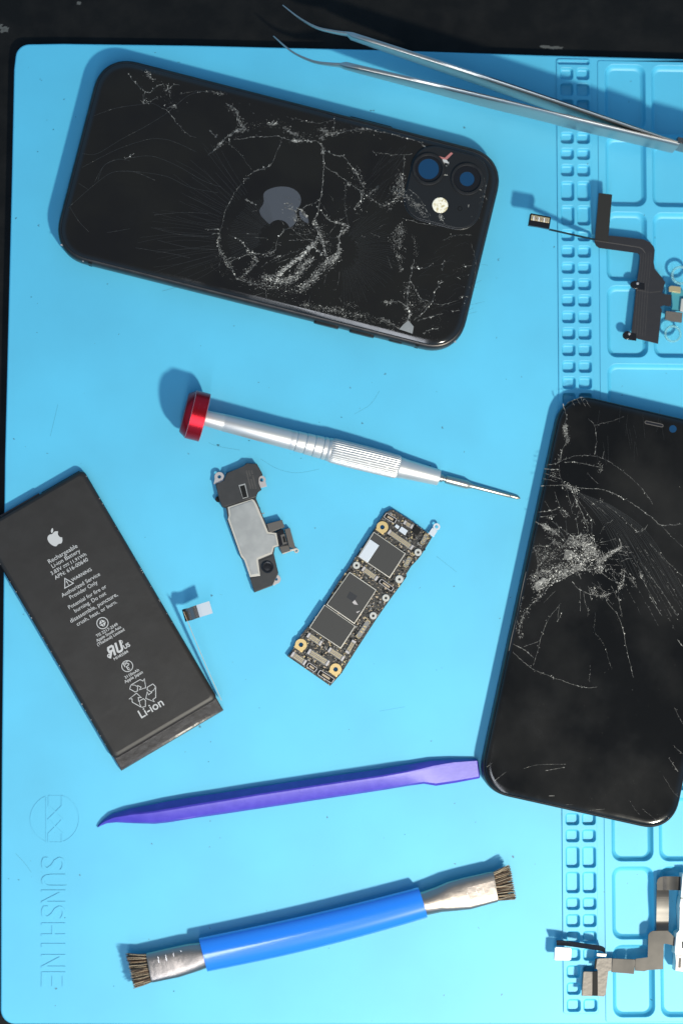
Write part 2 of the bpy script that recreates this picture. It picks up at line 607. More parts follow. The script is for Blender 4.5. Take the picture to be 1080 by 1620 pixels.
def crack(bm, th, pts, w=0.25, br=0.5, z=8.3, amp=0.25, smooth=True, gap=0.1, base=1, flakes=0.25, spread=0.5):
    """a crack: broken line of slivers, some of them bright, with crumbs beside it. pts in photo pixels"""
    P = [Vector(th.loc(x, y, z)[:2]) for x, y in pts]
    if smooth and len(P) > 2:
        P = smooth_path(P, 4)
    Q = jag(P, amp, 0.45)
    if w > .1 and len(Q) > 3:
        ribbon2(bm, Q, .075 + w * .14, None, z + .011 + R() * .003, 2)
    for a, b in zip(Q, Q[1:]):
        if R() < gap:
            continue
        t = (b - a)
        if t.length < 1e-6:
            continue
        nn = Vector((-t.y, t.x)).normalized()
        w0 = w * (0.25 + 0.95 * R() ** 1.6)
        w1 = w0 * (0.5 + R() * 0.8)
        mi = base + (1 if R() < br else 0) + (1 if R() < br * 0.45 else 0)
        mi = min(mi, 4)
        zz = z + zj()
        e_ = t * 0.3
        vs_ = [bm.verts.new((*(a - e_ - nn * w0 / 2), zz)), bm.verts.new((*(b + e_ - nn * w1 / 2), zz + (R() - .5) * .03)),
               bm.verts.new((*(b + e_ + nn * w1 / 2), zz + (R() - .5) * .03)), bm.verts.new((*(a - e_ + nn * w0 / 2), zz))]
        bm.faces.new(vs_).material_index = mi
        if R() < flakes:
            flake(bm, a + Vector((R() - .5, R() - .5)) * 2 * spread, 0.1 + R() * w, z, br)

BOUND = [100.0, 100.0]
def flake(bm, c, s, z, br, along=None):
    if abs(c.x) > BOUND[0] or abs(c.y) > BOUND[1] or (abs(c.x) > BOUND[0] - 7 and abs(c.y) > BOUND[1] - 7 and (abs(c.x) - BOUND[0] + 7) ** 2 + (abs(c.y) - BOUND[1] + 7) ** 2 > 49):
        return
    k = 3 + int(R() * 2.6)
    a0 = R() * 6.28
    mi = 2 + (1 if R() < br else 0) + (1 if R() < br * .6 else 0)
    mi = min(mi, 4)
    zz = z + zj()
    vs_ = []
    tx, ty = (R() - .5) * .5, (R() - .5) * .5
    for i in range(k):
        a = a0 + 6.28 * i / k + (R() - .5) * .9
        r = s * (.35 + R() * .9)
        dx, dy = r * math.cos(a), r * math.sin(a)
        if along is not None:
            u_ = dx * 2.6
            v_ = dy * .38
            dx, dy = along.x * u_ - along.y * v_, along.y * u_ + along.x * v_
        vs_.append(bm.verts.new((c.x + dx, c.y + dy, zz + (dx * tx + dy * ty) * .3 + s * .1)))
    bm.faces.new(vs_).material_index = mi

def cluster(bm, th, pts, wpx, n, s=0.22, z=8.3, br=0.5):
    """splinters and crumbs spread about a polyline of photo pixels, wpx pixels wide"""
    P = [Vector(th.loc(x, y, z)[:2]) for x, y in pts]
    P = smooth_path(P, 4) if len(P) > 2 else P
    wm_ = wpx / SC
    n = int(n * 1.25)
    knots = [R() for _ in range(max(3, n // 14))]
    for q in range(n):
        t = random.choice(knots) + random.gauss(0, 0.05) if R() < .65 else R()
        t = min(max(t, 0), 0.9999) * (len(P) - 1)
        i = int(t)
        a, b = P[i], P[min(i + 1, len(P) - 1)]
        c = a + (b - a) * (t - i) + Vector((random.gauss(0, .35), random.gauss(0, .35))) * wm_
        d = (b - a)
        if R() < .45 and d.length > 1e-5:
            an = math.atan2(d.y, d.x) + random.gauss(0, .55)
            flake(bm, c, s * (.4 + R() ** 2 * 1.4), z, br * .8, Vector((math.cos(an), math.sin(an))))
        elif R() < .22 and s > .12:
            flake(bm, c, s * (1.0 + R() * 1.2), z - .01, .0)          # dull grey powder
        else:
            flake(bm, c, s * (.25 + R() ** 2 * 1.1), z, br)

def hair(bm, th, pts, w=0.07, z=8.3, mi=1, amp=0.02):
    P = [Vector(th.loc(x, y, z)[:2]) for x, y in pts]
    Q = smooth_path(P, 6) if len(P) > 2 else P
    ribbon2(bm, Q, w, None, z + 0.006 + R() * .004, mi)

# ================================================================== the desk
bm = bmesh.new()
vs_ = [bm.verts.new((x, y, -4.0)) for x, y in ((-1200, -900), (1200, -900), (1200, 900), (-1200, 900))]
bm.faces.new(vs_)
for (cx_, cy_, n, sp) in ((8, 46, 26, 9), (878, 75, 10, 9), (862, 74, 6, 4), (125, 4, 4, 3)):
    for _ in range(n):
        c = W(cx_ + random.gauss(0, .35) * sp, cy_ + random.gauss(0, .25) * sp * (.4 if cx_ > 500 else 1), -4)
        k = 4
        r = .35 + R() * .7
        zz = -3.985 + R() * .01
        bm.faces.new([bm.verts.new((c.x + r * (1.8 if cx_ > 500 else 1) * math.cos(a + R()), c.y + r * .7 * math.sin(a + R()), zz)) for a in (0, 1.5, 3.1, 4.6)]).material_index = 1
desk = finish(bm, 'desk_surface', [m_desk, m_scuff], smooth=0)
desk['kind'] = 'structure'

# ================================================================== the repair mat
matT = T('repair_mat', 'large bright blue silicone work mat with moulded parts trays along one side', 'mat', 540, 810)
bm = bmesh.new()
def mp2(px, py, z=0):
    v = matT.loc(px, py, z)
    return (v.x, v.y)
tl, bl = mp2(27, 71), mp2(3.5, 1618)
right = mp2(1500, 800)[0]
# outline: corners rounded, left and top edge bow slightly as in the photo
out = []
def arc(cx_, cy_, r, a0, a1, n=8):
    return [(cx_ + r * math.cos(math.radians(a0 + (a1 - a0) * k / n)), cy_ + r * math.sin(math.radians(a0 + (a1 - a0) * k / n))) for k in range(n + 1)]
rc = 4.6
top_pts = [mp2(*p) for p in ((1500, 108), (1080, 95.5), (860, 89.5), (600, 81), (300, 73.8), (100, 71))]
left_pts = [mp2(*p) for p in ((25, 110), (21, 300), (15.5, 520), (10.5, 730), (8, 960), (5.6, 1200), (4.4, 1400), (3.9, 1560))]
out = top_pts[:] + arc(tl[0] + rc + .1, tl[1] - rc - .1, rc, 95, 175) + left_pts[:] + arc(bl[0] + rc, bl[1] + rc, rc, 185, 265) + [mp2(p, 1618.5) for p in (300, 700, 1100)] + [(right, mp2(1100, 1618.5)[1])]
# strip of small cells
sx0, sx1 = mp2(881.5, 400)[0], mp2(935.5, 400)[0]
sy1, sy0 = mp2(900, 94)[1], mp2(900, 1604)[1]
strip_loop = rrect(sx0, sy0, sx1, sy1, 1.0, 3)
# zone of the trays
tx0 = mp2(946.8, 400)[0]
ty1, ty0 = mp2(1000, 93.5)[1] - .9, mp2(1000, 1618.5)[1] + .35
tray_loop = rrect(tx0, ty0, right - 3, ty1, 0.8, 3)
ol, hl = fill_holes(bm, out, [strip_loop, tray_loop], 0)
def scaled(loop, d):
    c = Vector((sum(p[0] for p in loop) / len(loop), sum(p[1] for p in loop) / len(loop)))
    res = []
    n = len(loop)
    for i in range(n):
        a, b, e_ = Vector(loop[i - 1]), Vector(loop[i]), Vector(loop[(i + 1) % n])
        t = (e_ - a).normalized()
        nn = Vector((-t.y, t.x))
        res.append(b + nn * d)
    return res
area = sum(out[i][0] * out[(i + 1) % len(out)][1] - out[(i + 1) % len(out)][0] * out[i][1] for i in range(len(out)))
sg = -1 if area > 0 else 1            # outward
o1 = scaled(out, sg * 0.35)
o2 = scaled(out, sg * 0.55)
skirt(bm, ol, [[(*p, -0.15) for p in o1], [(*p, -0.6) for p in o2], [(*p, -3.97) for p in o2]], cap=True)

def pocket(loop_args, depth, z, fl, draft):
    x0, y0, x1, y1, r = loop_args
    top = rrect(x0 - .18, y0 - .18, x1 + .18, y1 + .18, r + .18, 5)
    rr = []
    for ins, dz in ((-.05, -.05), (.05, -.2), (draft, -(depth - fl)), (draft + fl * .35, -(depth - fl * .35)), (draft + fl, -depth)):
        rr.append([(*p, z + dz) for p in rrect(x0 + ins, y0 + ins, x1 - ins, y1 - ins, max(r - ins * .6, .25), 5)])
    return top, rr

def raised_zone(loop, hole_verts, z, pockets):
    lift = scaled(loop, 0.0)
    ins = scaled(loop, 0.12)
    tops = [p[0] for p in pockets]
    l2, h2 = fill_holes(bm, [tuple(p) for p in ins], tops, z)
    mid = [bm.verts.new((*p, z - .1)) for p in lift]
    n = len(mid)
    for i in range(n):
        j = (i + 1) % n
        bm.faces.new((hole_verts[i], hole_verts[j], mid[j], mid[i]))
        bm.faces.new((mid[i], mid[j], l2[j], l2[i]))
    for hv, (tp, rr) in zip(h2, pockets):
        skirt(bm, hv, rr)

rows = [(107.7, 127), (132, 152.5), (157.6, 177), (183, 202), (209.5, 228), (235, 253.3), (260.4, 279.6), (287.3, 318.5), (325.4, 357), (363.7, 382), (389, 408),
        (415, 433.5), (441, 459.4), (466.5, 485.4), (492.4, 511.8), (518.5, 537.6), (544.3, 563.7), (570.8, 590), (596, 616), (621.7, 641)]
y = 648.0
while y < 1260:
    rows.append((y, y + 19.6))
    y += 26.45
rows += [(1286, 1305.6), (1312, 1332.5), (1339, 1373), (1379, 1413), (1419.7, 1439.5), (1446, 1466.8), (1473, 1493), (1500, 1520), (1527, 1547), (1554, 1573.7), (1580.4, 1600.8)]
cells = []
for a, b in rows:
    yy0, yy1 = mp2(900, b)[1] + .1, mp2(900, a)[1] - .1
    for xa, xb in ((887.2, 907.8), (912.8, 933.4)):
        cells.append(pocket((mp2(xa, 400)[0], yy0, mp2(xb, 400)[0] , yy1, 1.1), 1.9, 0.55, .5, .2))
# the slot above the cells
cells.append(pocket((sx0 + .5, mp2(900, 102.4)[1], sx1 - .5, mp2(900, 96.3)[1], .5), 1.3, 0.45, .2, .05))
raised_zone(strip_loop, hl[0], 0.55, cells)
trays = []
ax0, ax1 = mp2(958.5, 400)[0], mp2(1022.5, 400)[0]
bx0, bx1 = mp2(1032, 400)[0], mp2(1135, 400)[0]
for a, b in ((102.6, 207), (216, 326.6), (336, 444.7), (452.5, 565.3), (1262, 1362.3), (1371, 1485.7), (1495, 1609)):
    trays.append(pocket((ax0, mp2(990, b)[1], ax1, mp2(990, a)[1], 3.4), 2.5, 0.35, 1.1, .5))
for a, b in ((104, 217), (226, 327.5), (337, 565.8), (1262, 1362.3), (1371, 1609)):
    trays.append(pocket((bx0, mp2(1050, b)[1], bx1, mp2(1050, a)[1], 3.4), 2.5, 0.35, 1.1, .5))
trays.append(pocket((ax0, mp2(990, 900)[1], bx1, mp2(990, 576)[1], 3.4), 2.5, 0.35, 1.1, .5))
trays.append(pocket((ax0, mp2(990, 1250)[1], bx1, mp2(990, 912)[1], 3.4), 2.5, 0.35, 1.1, .5))
raised_zone(tray_loop, hl[1], 0.35, trays)
finish(bm, 'mat_sheet', m_mat, matT, smooth=35)
bm = bmesh.new()
for pts_ in (((412, 726), (440, 742), (470, 748), (505, 742)), ((330, 700), (345, 706), (380, 712)), ((25, 1350), (40, 1366), (50, 1380)), ((560, 655), (585, 640), (600, 618)), ((80, 690), (92, 640)), ((600, 1125), (640, 1118)), ((690, 880), (722, 905))):
    ribbon2(bm, [matT.loc(*p)[:2] for p in smooth_path(pts_, 5)], .07, None, .012)
for (x_, y_, r_) in ((345, 704, .5), (394, 697, .28), (476, 725, .25), (113, 352, .3), (85, 205, .3), (75, 190, .22), (60, 240, .25), (120, 185, .2), (505, 668, .2), (230, 850, .2), (586, 175, .35), (690, 1060, .2), (105, 1400, .2), (30, 1392, .3), (180, 1560, .25), (540, 660, .25), (50, 470, .25), (60, 480, .2), (800, 600, .2), (520, 1500, .2), (14, 1390, .25), (690, 620, .2), (275, 1568, .3), (103, 1452, .3), (330, 1205, .25), (640, 1320, .2), (410, 1120, .2)):
    c_ = matT.loc(x_, y_)
    n_ = 5
    vs_ = [bm.verts.new((c_.x + r_ * (.5 + R()) * math.cos(a), c_.y + r_ * (.4 + R() * .7) * math.sin(a), .02 + R() * .06)) for a in [6.283 * k / n_ for k in range(n_)]]
    bm.faces.new(vs_)
finish(bm, 'grime', m_grime, matT, smooth=0, stuff=True)
# embossed writing
bm = bmesh.new()
for ch, a, b in (('S', 1356, 1377.5), ('U', 1383, 1404), ('N', 1408, 1429), ('S', 1433, 1454.5), ('H', 1460, 1481), ('I', 1492.5, 1498.5), ('N', 1510, 1531.5), ('E', 1537.5, 1561)):
    c0, c1 = Vector(mp2(66, (a + b) / 2)), Vector(mp2(104, (a + b) / 2))
    wy = abs(mp2(85, a)[1] - mp2(85, b)[1])
    hw = c1 - c0
    # measure the glyph so that it fills its box
    cu = bpy.data.curves.new('t', 'FONT'); cu.body = ch; cu.size = 10
    ob = bpy.data.objects.new('t', cu); COL.objects.link(ob)
    bpy.context.view_layer.update()
    bb = [Vector(c) for c in ob.bound_box]
    gw = max(v.x for v in bb) - min(v.x for v in bb); gy0 = min(v.y for v in bb); gy1 = max(v.y for v in bb)
    bpy.data.objects.remove(ob); bpy.data.curves.remove(cu)
    def f(u, v, c0=c0, hw=hw, wy=wy, gw=gw, gy0=gy0, gy1=gy1):
        t = (v * gw - gy0) / (gy1 - gy0)
        return (c0.x + hw.x * t, c0.y + hw.y * t - u * wy)
    text_bm(bm, ch, f, -0.05, 0.28, 0)
finish(bm, 'embossed_lettering', m_mat, matT, smooth=0)
bm = bmesh.new()
ec = Vector(mp2(87, 1295.5))
er = 37.5 / SC
def ep(x, y):                      # emblem crop pixels (x10.8) -> mm
    v = mp2(40 + x / 10.8, 1240 + y / 10.8)
    return v
for a0, a1 in ((112, 248), (-68, 68)):
    ribbon2(bm, [(ec.x + er * math.cos(math.radians(a0 + (a1 - a0) * k / 24)), ec.y + er * math.sin(math.radians(a0 + (a1 - a0) * k / 24))) for k in range(25)], 0.26, -.05, 0.15)
ribbon2(bm, [ep(362, 235), ep(362, 1000)], 0.26, -.05, 0.15)
for pts in ([(410, 200), (410, 380), (640, 610), (520, 740), (405, 850), (405, 1000)],
            [(635, 200), (635, 380), (400, 610), (520, 740), (635, 850), (635, 1000)]):
    ribbon2(bm, [ep(*p) for p in pts], 0.6, -.05, 0.18 + .03 * (pts[0][0] > 500))
ribbon2(bm, [ep(410, 205), ep(635, 205)], 0.3, -.05, .12)
ribbon2(bm, [ep(405, 1000), ep(635, 1000)], 0.3, -.05, .12)
finish(bm, 'embossed_emblem', m_mat, matT, smooth=0)

# ================================================================== phone, cracked back up
ZB = 8.3
pts = [(162.1, 84.7), (799.7, 249.7), (723.5, 566.1), (79.7, 402.9)]
c = sum((W(*p, 4.5) for p in pts), Vector()) / 4
ang = ang_px((113, 243), (762, 408), 4.5)
phone = T('smartphone', 'black smartphone lying face down, its cracked back glass and twin camera facing up', 'smartphone', 540, 810, 0, ang)
phone.p = Vector((c.x, c.y, 0)); phone.o.location = phone.p * S
PL, PW = 151.0, 75.9
bm = bmesh.new()
slab(bm, PL, PW, 13.5, [(1.6, 0.02), (0.7, 0.3), (0.12, 1.6), (0, 4.0), (0.12, 6.2), (0.55, 7.2), (1.0, 7.55), (1.3, 7.6), (1.5, 7.3)], 12, 2.25)
finish(bm, 'frame', m_frame, phone, smooth=50)
bm = bmesh.new()      # dark antenna bands and buttons along the visible edge
bm.free()
for (ax, ay) in ((144.5, 411.8), (660, 543.5)):
    bm = bmesh.new()
    v = phone.loc(ax, ay, 5)
    box(bm, (v.x, -PW / 2 + .68), Vector((1, 0)), 1.28, 1.3, 1.2, 7.2)
    finish(bm, 'antenna_band', m_black, phone, smooth=0)
for (xa, xb, ys) in ((496, 535, 0.55), (552, 591, .55), (614, 635, .2)):
    a = phone.loc(xa, 510 + (xa - 496) * .25, 4).x
    b = phone.loc(xb, 510 + (xb - 496) * .25, 4).x
    bm = bmesh.new()
    rings = []
    for y_, z_ in ((-PW / 2 + .3, 0), (-PW / 2 - ys, 0), (-PW / 2 - ys - .12, .2)):
        q = rrect(a + (z_ * .5), 3.1 + z_, b - z_ * .5, 5.6 - z_, 1.0, 5)
        rings.append([(x, y_, zz) for x, zz in q])
    loft(bm, rings)
    finish(bm, 'side_button', m_frame, phone, smooth=50)
bm = bmesh.new()
xk = phone.loc(590, 180, 4).x
rings = []
for y_, z_ in ((PW / 2 - .3, 0), (PW / 2 + .35, 0), (PW / 2 + .45, .2)):
    rings.append([(x, y_, zz) for x, zz in rrect(xk - 8 + z_, 3.1 + z_, xk + 8 - z_, 5.6 - z_, 1.0, 5)])
loft(bm, rings)
finish(bm, 'side_button', m_frame, phone, smooth=50)

bm = bmesh.new()
slab(bm, PL, PW, 13.5, [(1.45, 7.2), (1.38, 7.60), (1.5, 7.74), (2.0, 7.94), (2.5, 8.13), (2.9, 8.235), (3.4, 8.285), (4.2, ZB)], 12, 2.25)
cr = lambda pts, **k: crack(bm, phone, pts, z=k.pop('z', ZB), **k)
cl = lambda pts, w, n, **k: cluster(bm, phone, pts, w, n, z=k.pop('z', ZB), **k)
hr = lambda pts, **k: hair(bm, phone, pts, z=ZB, **k)
BOUND[:] = [PL / 2 - 1.9, PW / 2 - 1.9]
# hackle lines fanning out from the blow near the logo
for k in range(46):
    a = math.radians(98 + k * 2.35 + (R() - .5) * 1.2)
    r0, r1 = 24 + R() * 6, 70 + R() * 8
    c0 = (436, 378)
    hr([(c0[0] + r * math.cos(a + (r - 30) * .0022), c0[1] - r * .92 * math.sin(a + (r - 30) * .0022)) for r in (r0, (r0 + r1) / 2, r1)], w=.05 + R() * .04)
for k in range(44):
    a = math.radians(118 + k * 2.1 + (R() - .5) * 1.4)
    r0, r1 = 92 + R() * 6, 130 + R() * 90
    c0 = (436, 378)
    w_ = (R() - .5) * 14
    hr([(c0[0] + r * math.cos(a) , c0[1] - r * .85 * math.sin(a) + w_ * math.sin((r - r0) * .03)) for r in (r0, r0 + (r1 - r0) * .33, r0 + (r1 - r0) * .66, r1)], w=.045 + R() * .04)
for k in range(60):
    a = math.radians(62 - k * 2.4 + (R() - .5))
    r0, r1 = 26 + R() * 8, 66 + R() * 34
    c0 = (536, 398)
    hr([(c0[0] + r * math.cos(a - (r - 20) * .002), c0[1] - r * math.sin(a - (r - 20) * .002)) for r in (r0, (r0 + r1) / 2, r1)], w=.045 + R() * .035)
for k in range(22):
    x0, y0 = 600 + R() * 45, 225 + R() * 70
    hr([(x0, y0), (x0 - 18 - R() * 14, y0 + 22 + R() * 18)], w=.05)
for k in range(40):
    x0, y0 = 655 + R() * 90, 385 + R() * 120
    l = 10 + R() * 22
    hr([(x0, y0), (x0 + l * .5, y0 - 2 - R() * 4), (x0 + l, y0 - R() * 12)], w=.05)
# long dim waves on the plain end
for p in ([(147, 184), (184, 171), (228, 164), (250, 154)], [(132, 243), (154, 243), (191, 221), (232, 199), (265, 178), (300, 150), (336, 143)],
          [(130, 265), (184, 237), (232, 221), (258, 220), (280, 226), (310, 240)], [(108, 329), (145, 296), (175, 274), (200, 271), (219, 274), (245, 285)],
          [(155, 286), (165, 262), (186, 252), (205, 254)], [(110, 326), (125, 350), (140, 366)], [(205, 250), (240, 247), (280, 262), (320, 285), (350, 296)],
          [(228, 164), (243, 164), (258, 172)], [(215, 392), (240, 396), (275, 402), (300, 408)], [(125, 290), (140, 300)], [(170, 368), (205, 362)],
          [(200, 270), (260, 278), (300, 296), (345, 305)], [(245, 340), (290, 336), (330, 338)], [(240, 360), (290, 372), (330, 374)],
          [(250, 380), (300, 392), (345, 395)], [(150, 288), (165, 262), (184, 253)]):
    hr(p, w=.13)
    cr(p, w=.08, br=.1, amp=.05, gap=.55, base=1, flakes=.0)
# brighter breaks: (points, width, brightness)
for p, w_, b_ in (
    ([(202, 116), (217, 134), (230, 145), (237, 147), (243, 141), (256, 134)], .22, .4), ([(230, 145), (229, 156), (228, 164), (250, 154)], .25, .55),
    ([(232, 113), (238, 124), (246, 126)], .3, .7), ([(265, 134), (269, 154)], .2, .4), ([(262, 143), (276, 134), (284, 135)], .2, .4),
    ([(265, 171), (276, 167), (280, 172)], .3, .5), ([(256, 172), (267, 177), (290, 207), (310, 218)], .14, .4), ([(198, 251), (212, 243)], .25, .5),
    ([(285, 148), (310, 144), (346, 147)], .18, .35), ([(338, 148), (352, 148)], .35, .7),
    ([(358, 164), (373, 175), (380, 197), (389, 204)], .5, .35), ([(389, 204), (373, 208), (356, 219), (343, 234), (330, 245)], .55, .5),
    ([(371, 221), (402, 217), (437, 216), (447, 219), (471, 223), (497, 223)], .22, .6), ([(332, 206), (343, 217)], .5, .2),
    ([(424, 197), (439, 195)], .5, .8), ([(447, 201), (458, 207), (469, 214)], .6, .25), ([(464, 223), (478, 223)], .7, .8),
    ([(447, 219), (437, 241), (428, 262), (400, 273), (389, 282), (371, 306), (360, 327), (354, 343), (350, 358), (347, 372)], .13, .35),
    ([(400, 273), (428, 262)], .3, .5), ([(388, 284), (394, 282)], .5, .5), ([(361, 225), (380, 243), (398, 268)], .1, .15),
    ([(388, 315), (405, 324)], .5, .4), ([(347, 372), (346, 381), (348, 398), (361, 420), (377, 441), (398, 448), (431, 454)], .17, .45),
    ([(364, 372), (380, 380), (392, 393), (403, 409)], .22, .4), ([(361, 415), (390, 404), (431, 398), (438, 383), (448, 365), (464, 359)], .26, .45),
    ([(403, 409), (405, 418), (380, 440)], .5, .5), ([(325, 363), (346, 363)], .3, .4), ([(336, 371), (348, 370)], .3, .6), ([(357, 411), (372, 407)], .3, .6),
    ([(458, 381), (480, 380), (495, 380)], .2, .5), ([(430, 411), (444, 404)], .35, .6), ([(457, 331), (466, 333), (470, 344), (466, 352)], .4, .7), ([(450, 322), (462, 322)], .25, .6),
    ([(475, 331), (480, 338), (487, 344)], .7, .6), ([(464, 223), (497, 223), (510, 234), (512, 261), (510, 291), (506, 317), (504, 332)], .26, .6),
    ([(504, 332), (499, 352), (506, 374), (509, 383), (516, 405)], .5, .6), ([(480, 329), (494, 322), (506, 317)], .2, .5),
    ([(523, 213), (545, 208), (564, 204), (578, 204), (608, 210), (640, 218), (660, 223), (672, 232)], .3, .45), ([(460, 186), (500, 195), (527, 190)], .14, .3), ([(529, 190), (528, 206)], .14, .3),
    ([(512, 237), (530, 246), (543, 247), (556, 265), (565, 276), (575, 296)], .3, .5), ([(514, 263), (534, 276), (554, 291), (580, 308), (606, 326), (630, 310)], .24, .5),
    ([(506, 332), (517, 345), (530, 352), (552, 358), (541, 367), (536, 382), (534, 402), (521, 413)], .4, .55),
    ([(590, 241), (623, 245), (652, 244)], .16, .5), ([(639, 245), (638, 276), (634, 298)], .2, .45), ([(583, 308), (598, 294)], .6, .2), ([(560, 330), (571, 313), (568, 300)], .4, .5),
    ([(496, 385), (472, 409), (448, 426)], .9, .8), ([(496, 385), (506, 374)], .5, .6), ([(509, 383), (520, 382)], .3, .6), ([(498, 392), (508, 400), (516, 405)], .5, .6),
    ([(496, 384), (478, 394), (455, 402), (430, 415)], .14, .3), ([(496, 384), (474, 374), (462, 362)], .14, .3),
    ([(655, 411), (650, 433), (646, 452), (644, 478), (646, 493), (648, 505)], .3, .4), ([(651, 446), (664, 470), (679, 478)], .25, .45), ([(683, 419), (672, 424), (657, 424)], .25, .6),
    ([(703, 411), (699, 428)], .2, .3), ([(693, 446), (694, 453), (688, 461), (683, 478), (668, 496), (655, 506)], .25, .45), ([(724, 439), (727, 441)], .3, .6), ([(693, 446), (701, 446)], .3, .5),
    ([(713, 491), (726, 491)], .2, .6), ([(660, 508), (664, 506), (681, 501), (700, 496)], .4, .65), ([(670, 528), (676, 523), (692, 520)], .3, .5), ([(679, 478), (700, 482), (720, 476)], .14, .3),
    ([(630, 476), (640, 483), (647, 491), (645, 508)], .45, .5), ([(614, 480), (630, 476)], .4, .6), ([(604, 504), (618, 510), (630, 520)], .3, .5), ([(733, 422), (745, 420)], .2, .4),
    ([(728, 469), (742, 468)], .16, .4), ([(700, 380), (720, 372), (745, 372)], .1, .3), ([(745, 385), (752, 420), (744, 470)], .1, .2), ([(548, 285), (545, 320), (550, 356)], .1, .2)):
    cr(p, w=w_ * 1.2, br=b_, amp=.36, flakes=.4)
# pulverised areas
for p, w_, n, b_, s_ in (
    ([(496, 386), (472, 409), (448, 427), (440, 436)], 5, 240, .8, .24), ([(416, 439), (435, 443), (453, 444), (468, 437), (477, 420), (492, 411)], 8, 420, .7, .24),
    ([(477, 456), (494, 443), (505, 428), (518, 415), (533, 404)], 8, 330, .7, .24), ([(498, 350), (505, 368), (511, 385), (519, 408)], 6, 200, .6, .22),
    ([(380, 440), (400, 448), (431, 454), (470, 462)], 8, 160, .4, .18), ([(347, 372), (346, 385), (350, 400), (366, 424)], 5, 90, .6, .2), ([(392, 398), (404, 412), (385, 432)], 7, 110, .5, .2),
    ([(455, 325), (468, 336), (468, 350)], 8, 110, .6, .18), ([(475, 331), (487, 345)], 4, 60, .7, .2), ([(400, 411), (431, 399)], 5, 60, .5, .2),
    ([(360, 168), (374, 178), (381, 198), (388, 205), (372, 209), (356, 219), (340, 236)], 6, 180, .3, .2), ([(424, 197), (438, 195)], 6, 30, .9, .22), ([(448, 203), (470, 214)], 6, 60, .2, .25),
    ([(464, 223), (478, 223)], 5, 40, .9, .22), ([(505, 206), (518, 207), (509, 219)], 6, 80, .35, .3), ([(520, 212), (545, 208)], 6, 60, .6, .2), ([(560, 204), (580, 205)], 5, 40, .4, .2),
    ([(510, 232), (511, 243)], 5, 30, .7, .2), ([(548, 290), (556, 292)], 6, 30, .6, .2), ([(560, 268), (572, 282), (573, 310), (566, 328)], 9, 110, .5, .2), ([(636, 276), (632, 300), (650, 306)], 12, 200, .35, .24),
    ([(640, 300), (652, 318), (672, 330)], 12, 130, .3, .26), ([(604, 326), (622, 318), (616, 332)], 9, 70, .4, .2), ([(530, 350), (545, 360), (540, 372)], 7, 80, .6, .2), ([(536, 380), (535, 404), (524, 412)], 6, 110, .7, .22),
    ([(637, 357), (630, 372), (624, 393)], 14, 190, .35, .2), ([(655, 372), (658, 400), (654, 425)], 6, 60, .3, .16), ([(627, 404), (634, 412), (634, 428)], 5, 60, .5, .2),
    ([(645, 452), (640, 470), (646, 492)], 8, 110, .35, .2), ([(606, 478), (630, 478)], 6, 50, .6, .22), ([(660, 476), (678, 480), (660, 492)], 6, 60, .3, .16), ([(640, 506), (650, 510)], 8, 50, .4, .2),
    ([(484, 484), (510, 490), (525, 491), (541, 491), (548, 500)], 10, 200, .5, .2), ([(560, 498), (578, 500), (604, 506), (628, 518)], 6, 110, .4, .18), ([(545, 482), (566, 484)], 8, 40, .5, .16),
    ([(560, 505), (600, 515), (625, 524)], 4, 40, .3, .16), ([(232, 113), (240, 125)], 6, 40, .6, .2), ([(260, 134), (272, 150)], 10, 50, .3, .16), ([(266, 170), (276, 168)], 6, 30, .4, .18),
    ([(225, 160), (240, 160)], 6, 20, .5, .18), ([(345, 147), (355, 150)], 6, 30, .6, .18), ([(358, 160), (420, 180), (500, 195), (560, 200)], 22, 50, .3, .12), ([(330, 420), (380, 445), (430, 465), (480, 480)], 14, 120, .3, .13),
    ([(700, 415), (740, 440), (730, 480)], 22, 30, .5, .13), ([(440, 300), (520, 330), (600, 300)], 60, 60, .4, .1), ([(620, 500), (560, 440), (480, 500)], 60, 50, .3, .1), ([(750, 300), (760, 330), (742, 355)], 12, 30, .5, .15)):
    cl(p, w_, n, s=s_ * .8, br=b_)
for p, w_, n, b_, s_ in (
    ([(500, 384), (472, 409), (446, 428)], 7, 300, .85, .26), ([(412, 438), (435, 443), (455, 445), (470, 436), (480, 420), (494, 408)], 12, 420, .6, .24), ([(474, 458), (495, 443), (512, 424), (532, 408)], 13, 360, .6, .22),
    ([(505, 355), (515, 385), (520, 410), (500, 430)], 14, 200, .4, .16), ([(455, 335), (475, 350), (490, 372)], 18, 170, .35, .14), ([(380, 432), (420, 452), (470, 460)], 16, 200, .35, .15),
    ([(350, 400), (372, 432)], 9, 90, .5, .18), ([(636, 285), (626, 305), (645, 318), (668, 334)], 14, 240, .35, .24), ([(634, 362), (628, 388), (634, 420)], 14, 160, .4, .18), ([(560, 275), (572, 300), (590, 312)], 14, 120, .35, .15),
    ([(645, 450), (652, 475), (648, 500)], 14, 130, .35, .16), ([(480, 482), (530, 492), (580, 502), (628, 518)], 9, 260, .45, .17), ([(360, 166), (384, 200), (350, 228)], 10, 130, .35, .2),
    ([(455, 225), (505, 212), (560, 206), (600, 210)], 12, 150, .35, .16), ([(400, 200), (440, 196), (470, 212)], 12, 110, .35, .16), ([(230, 115), (260, 150), (280, 172)], 20, 90, .35, .13), ([(660, 470), (700, 495), (680, 525)], 26, 70, .35, .13)):
    cl(p, w_, n, s=s_ * .75, br=b_)
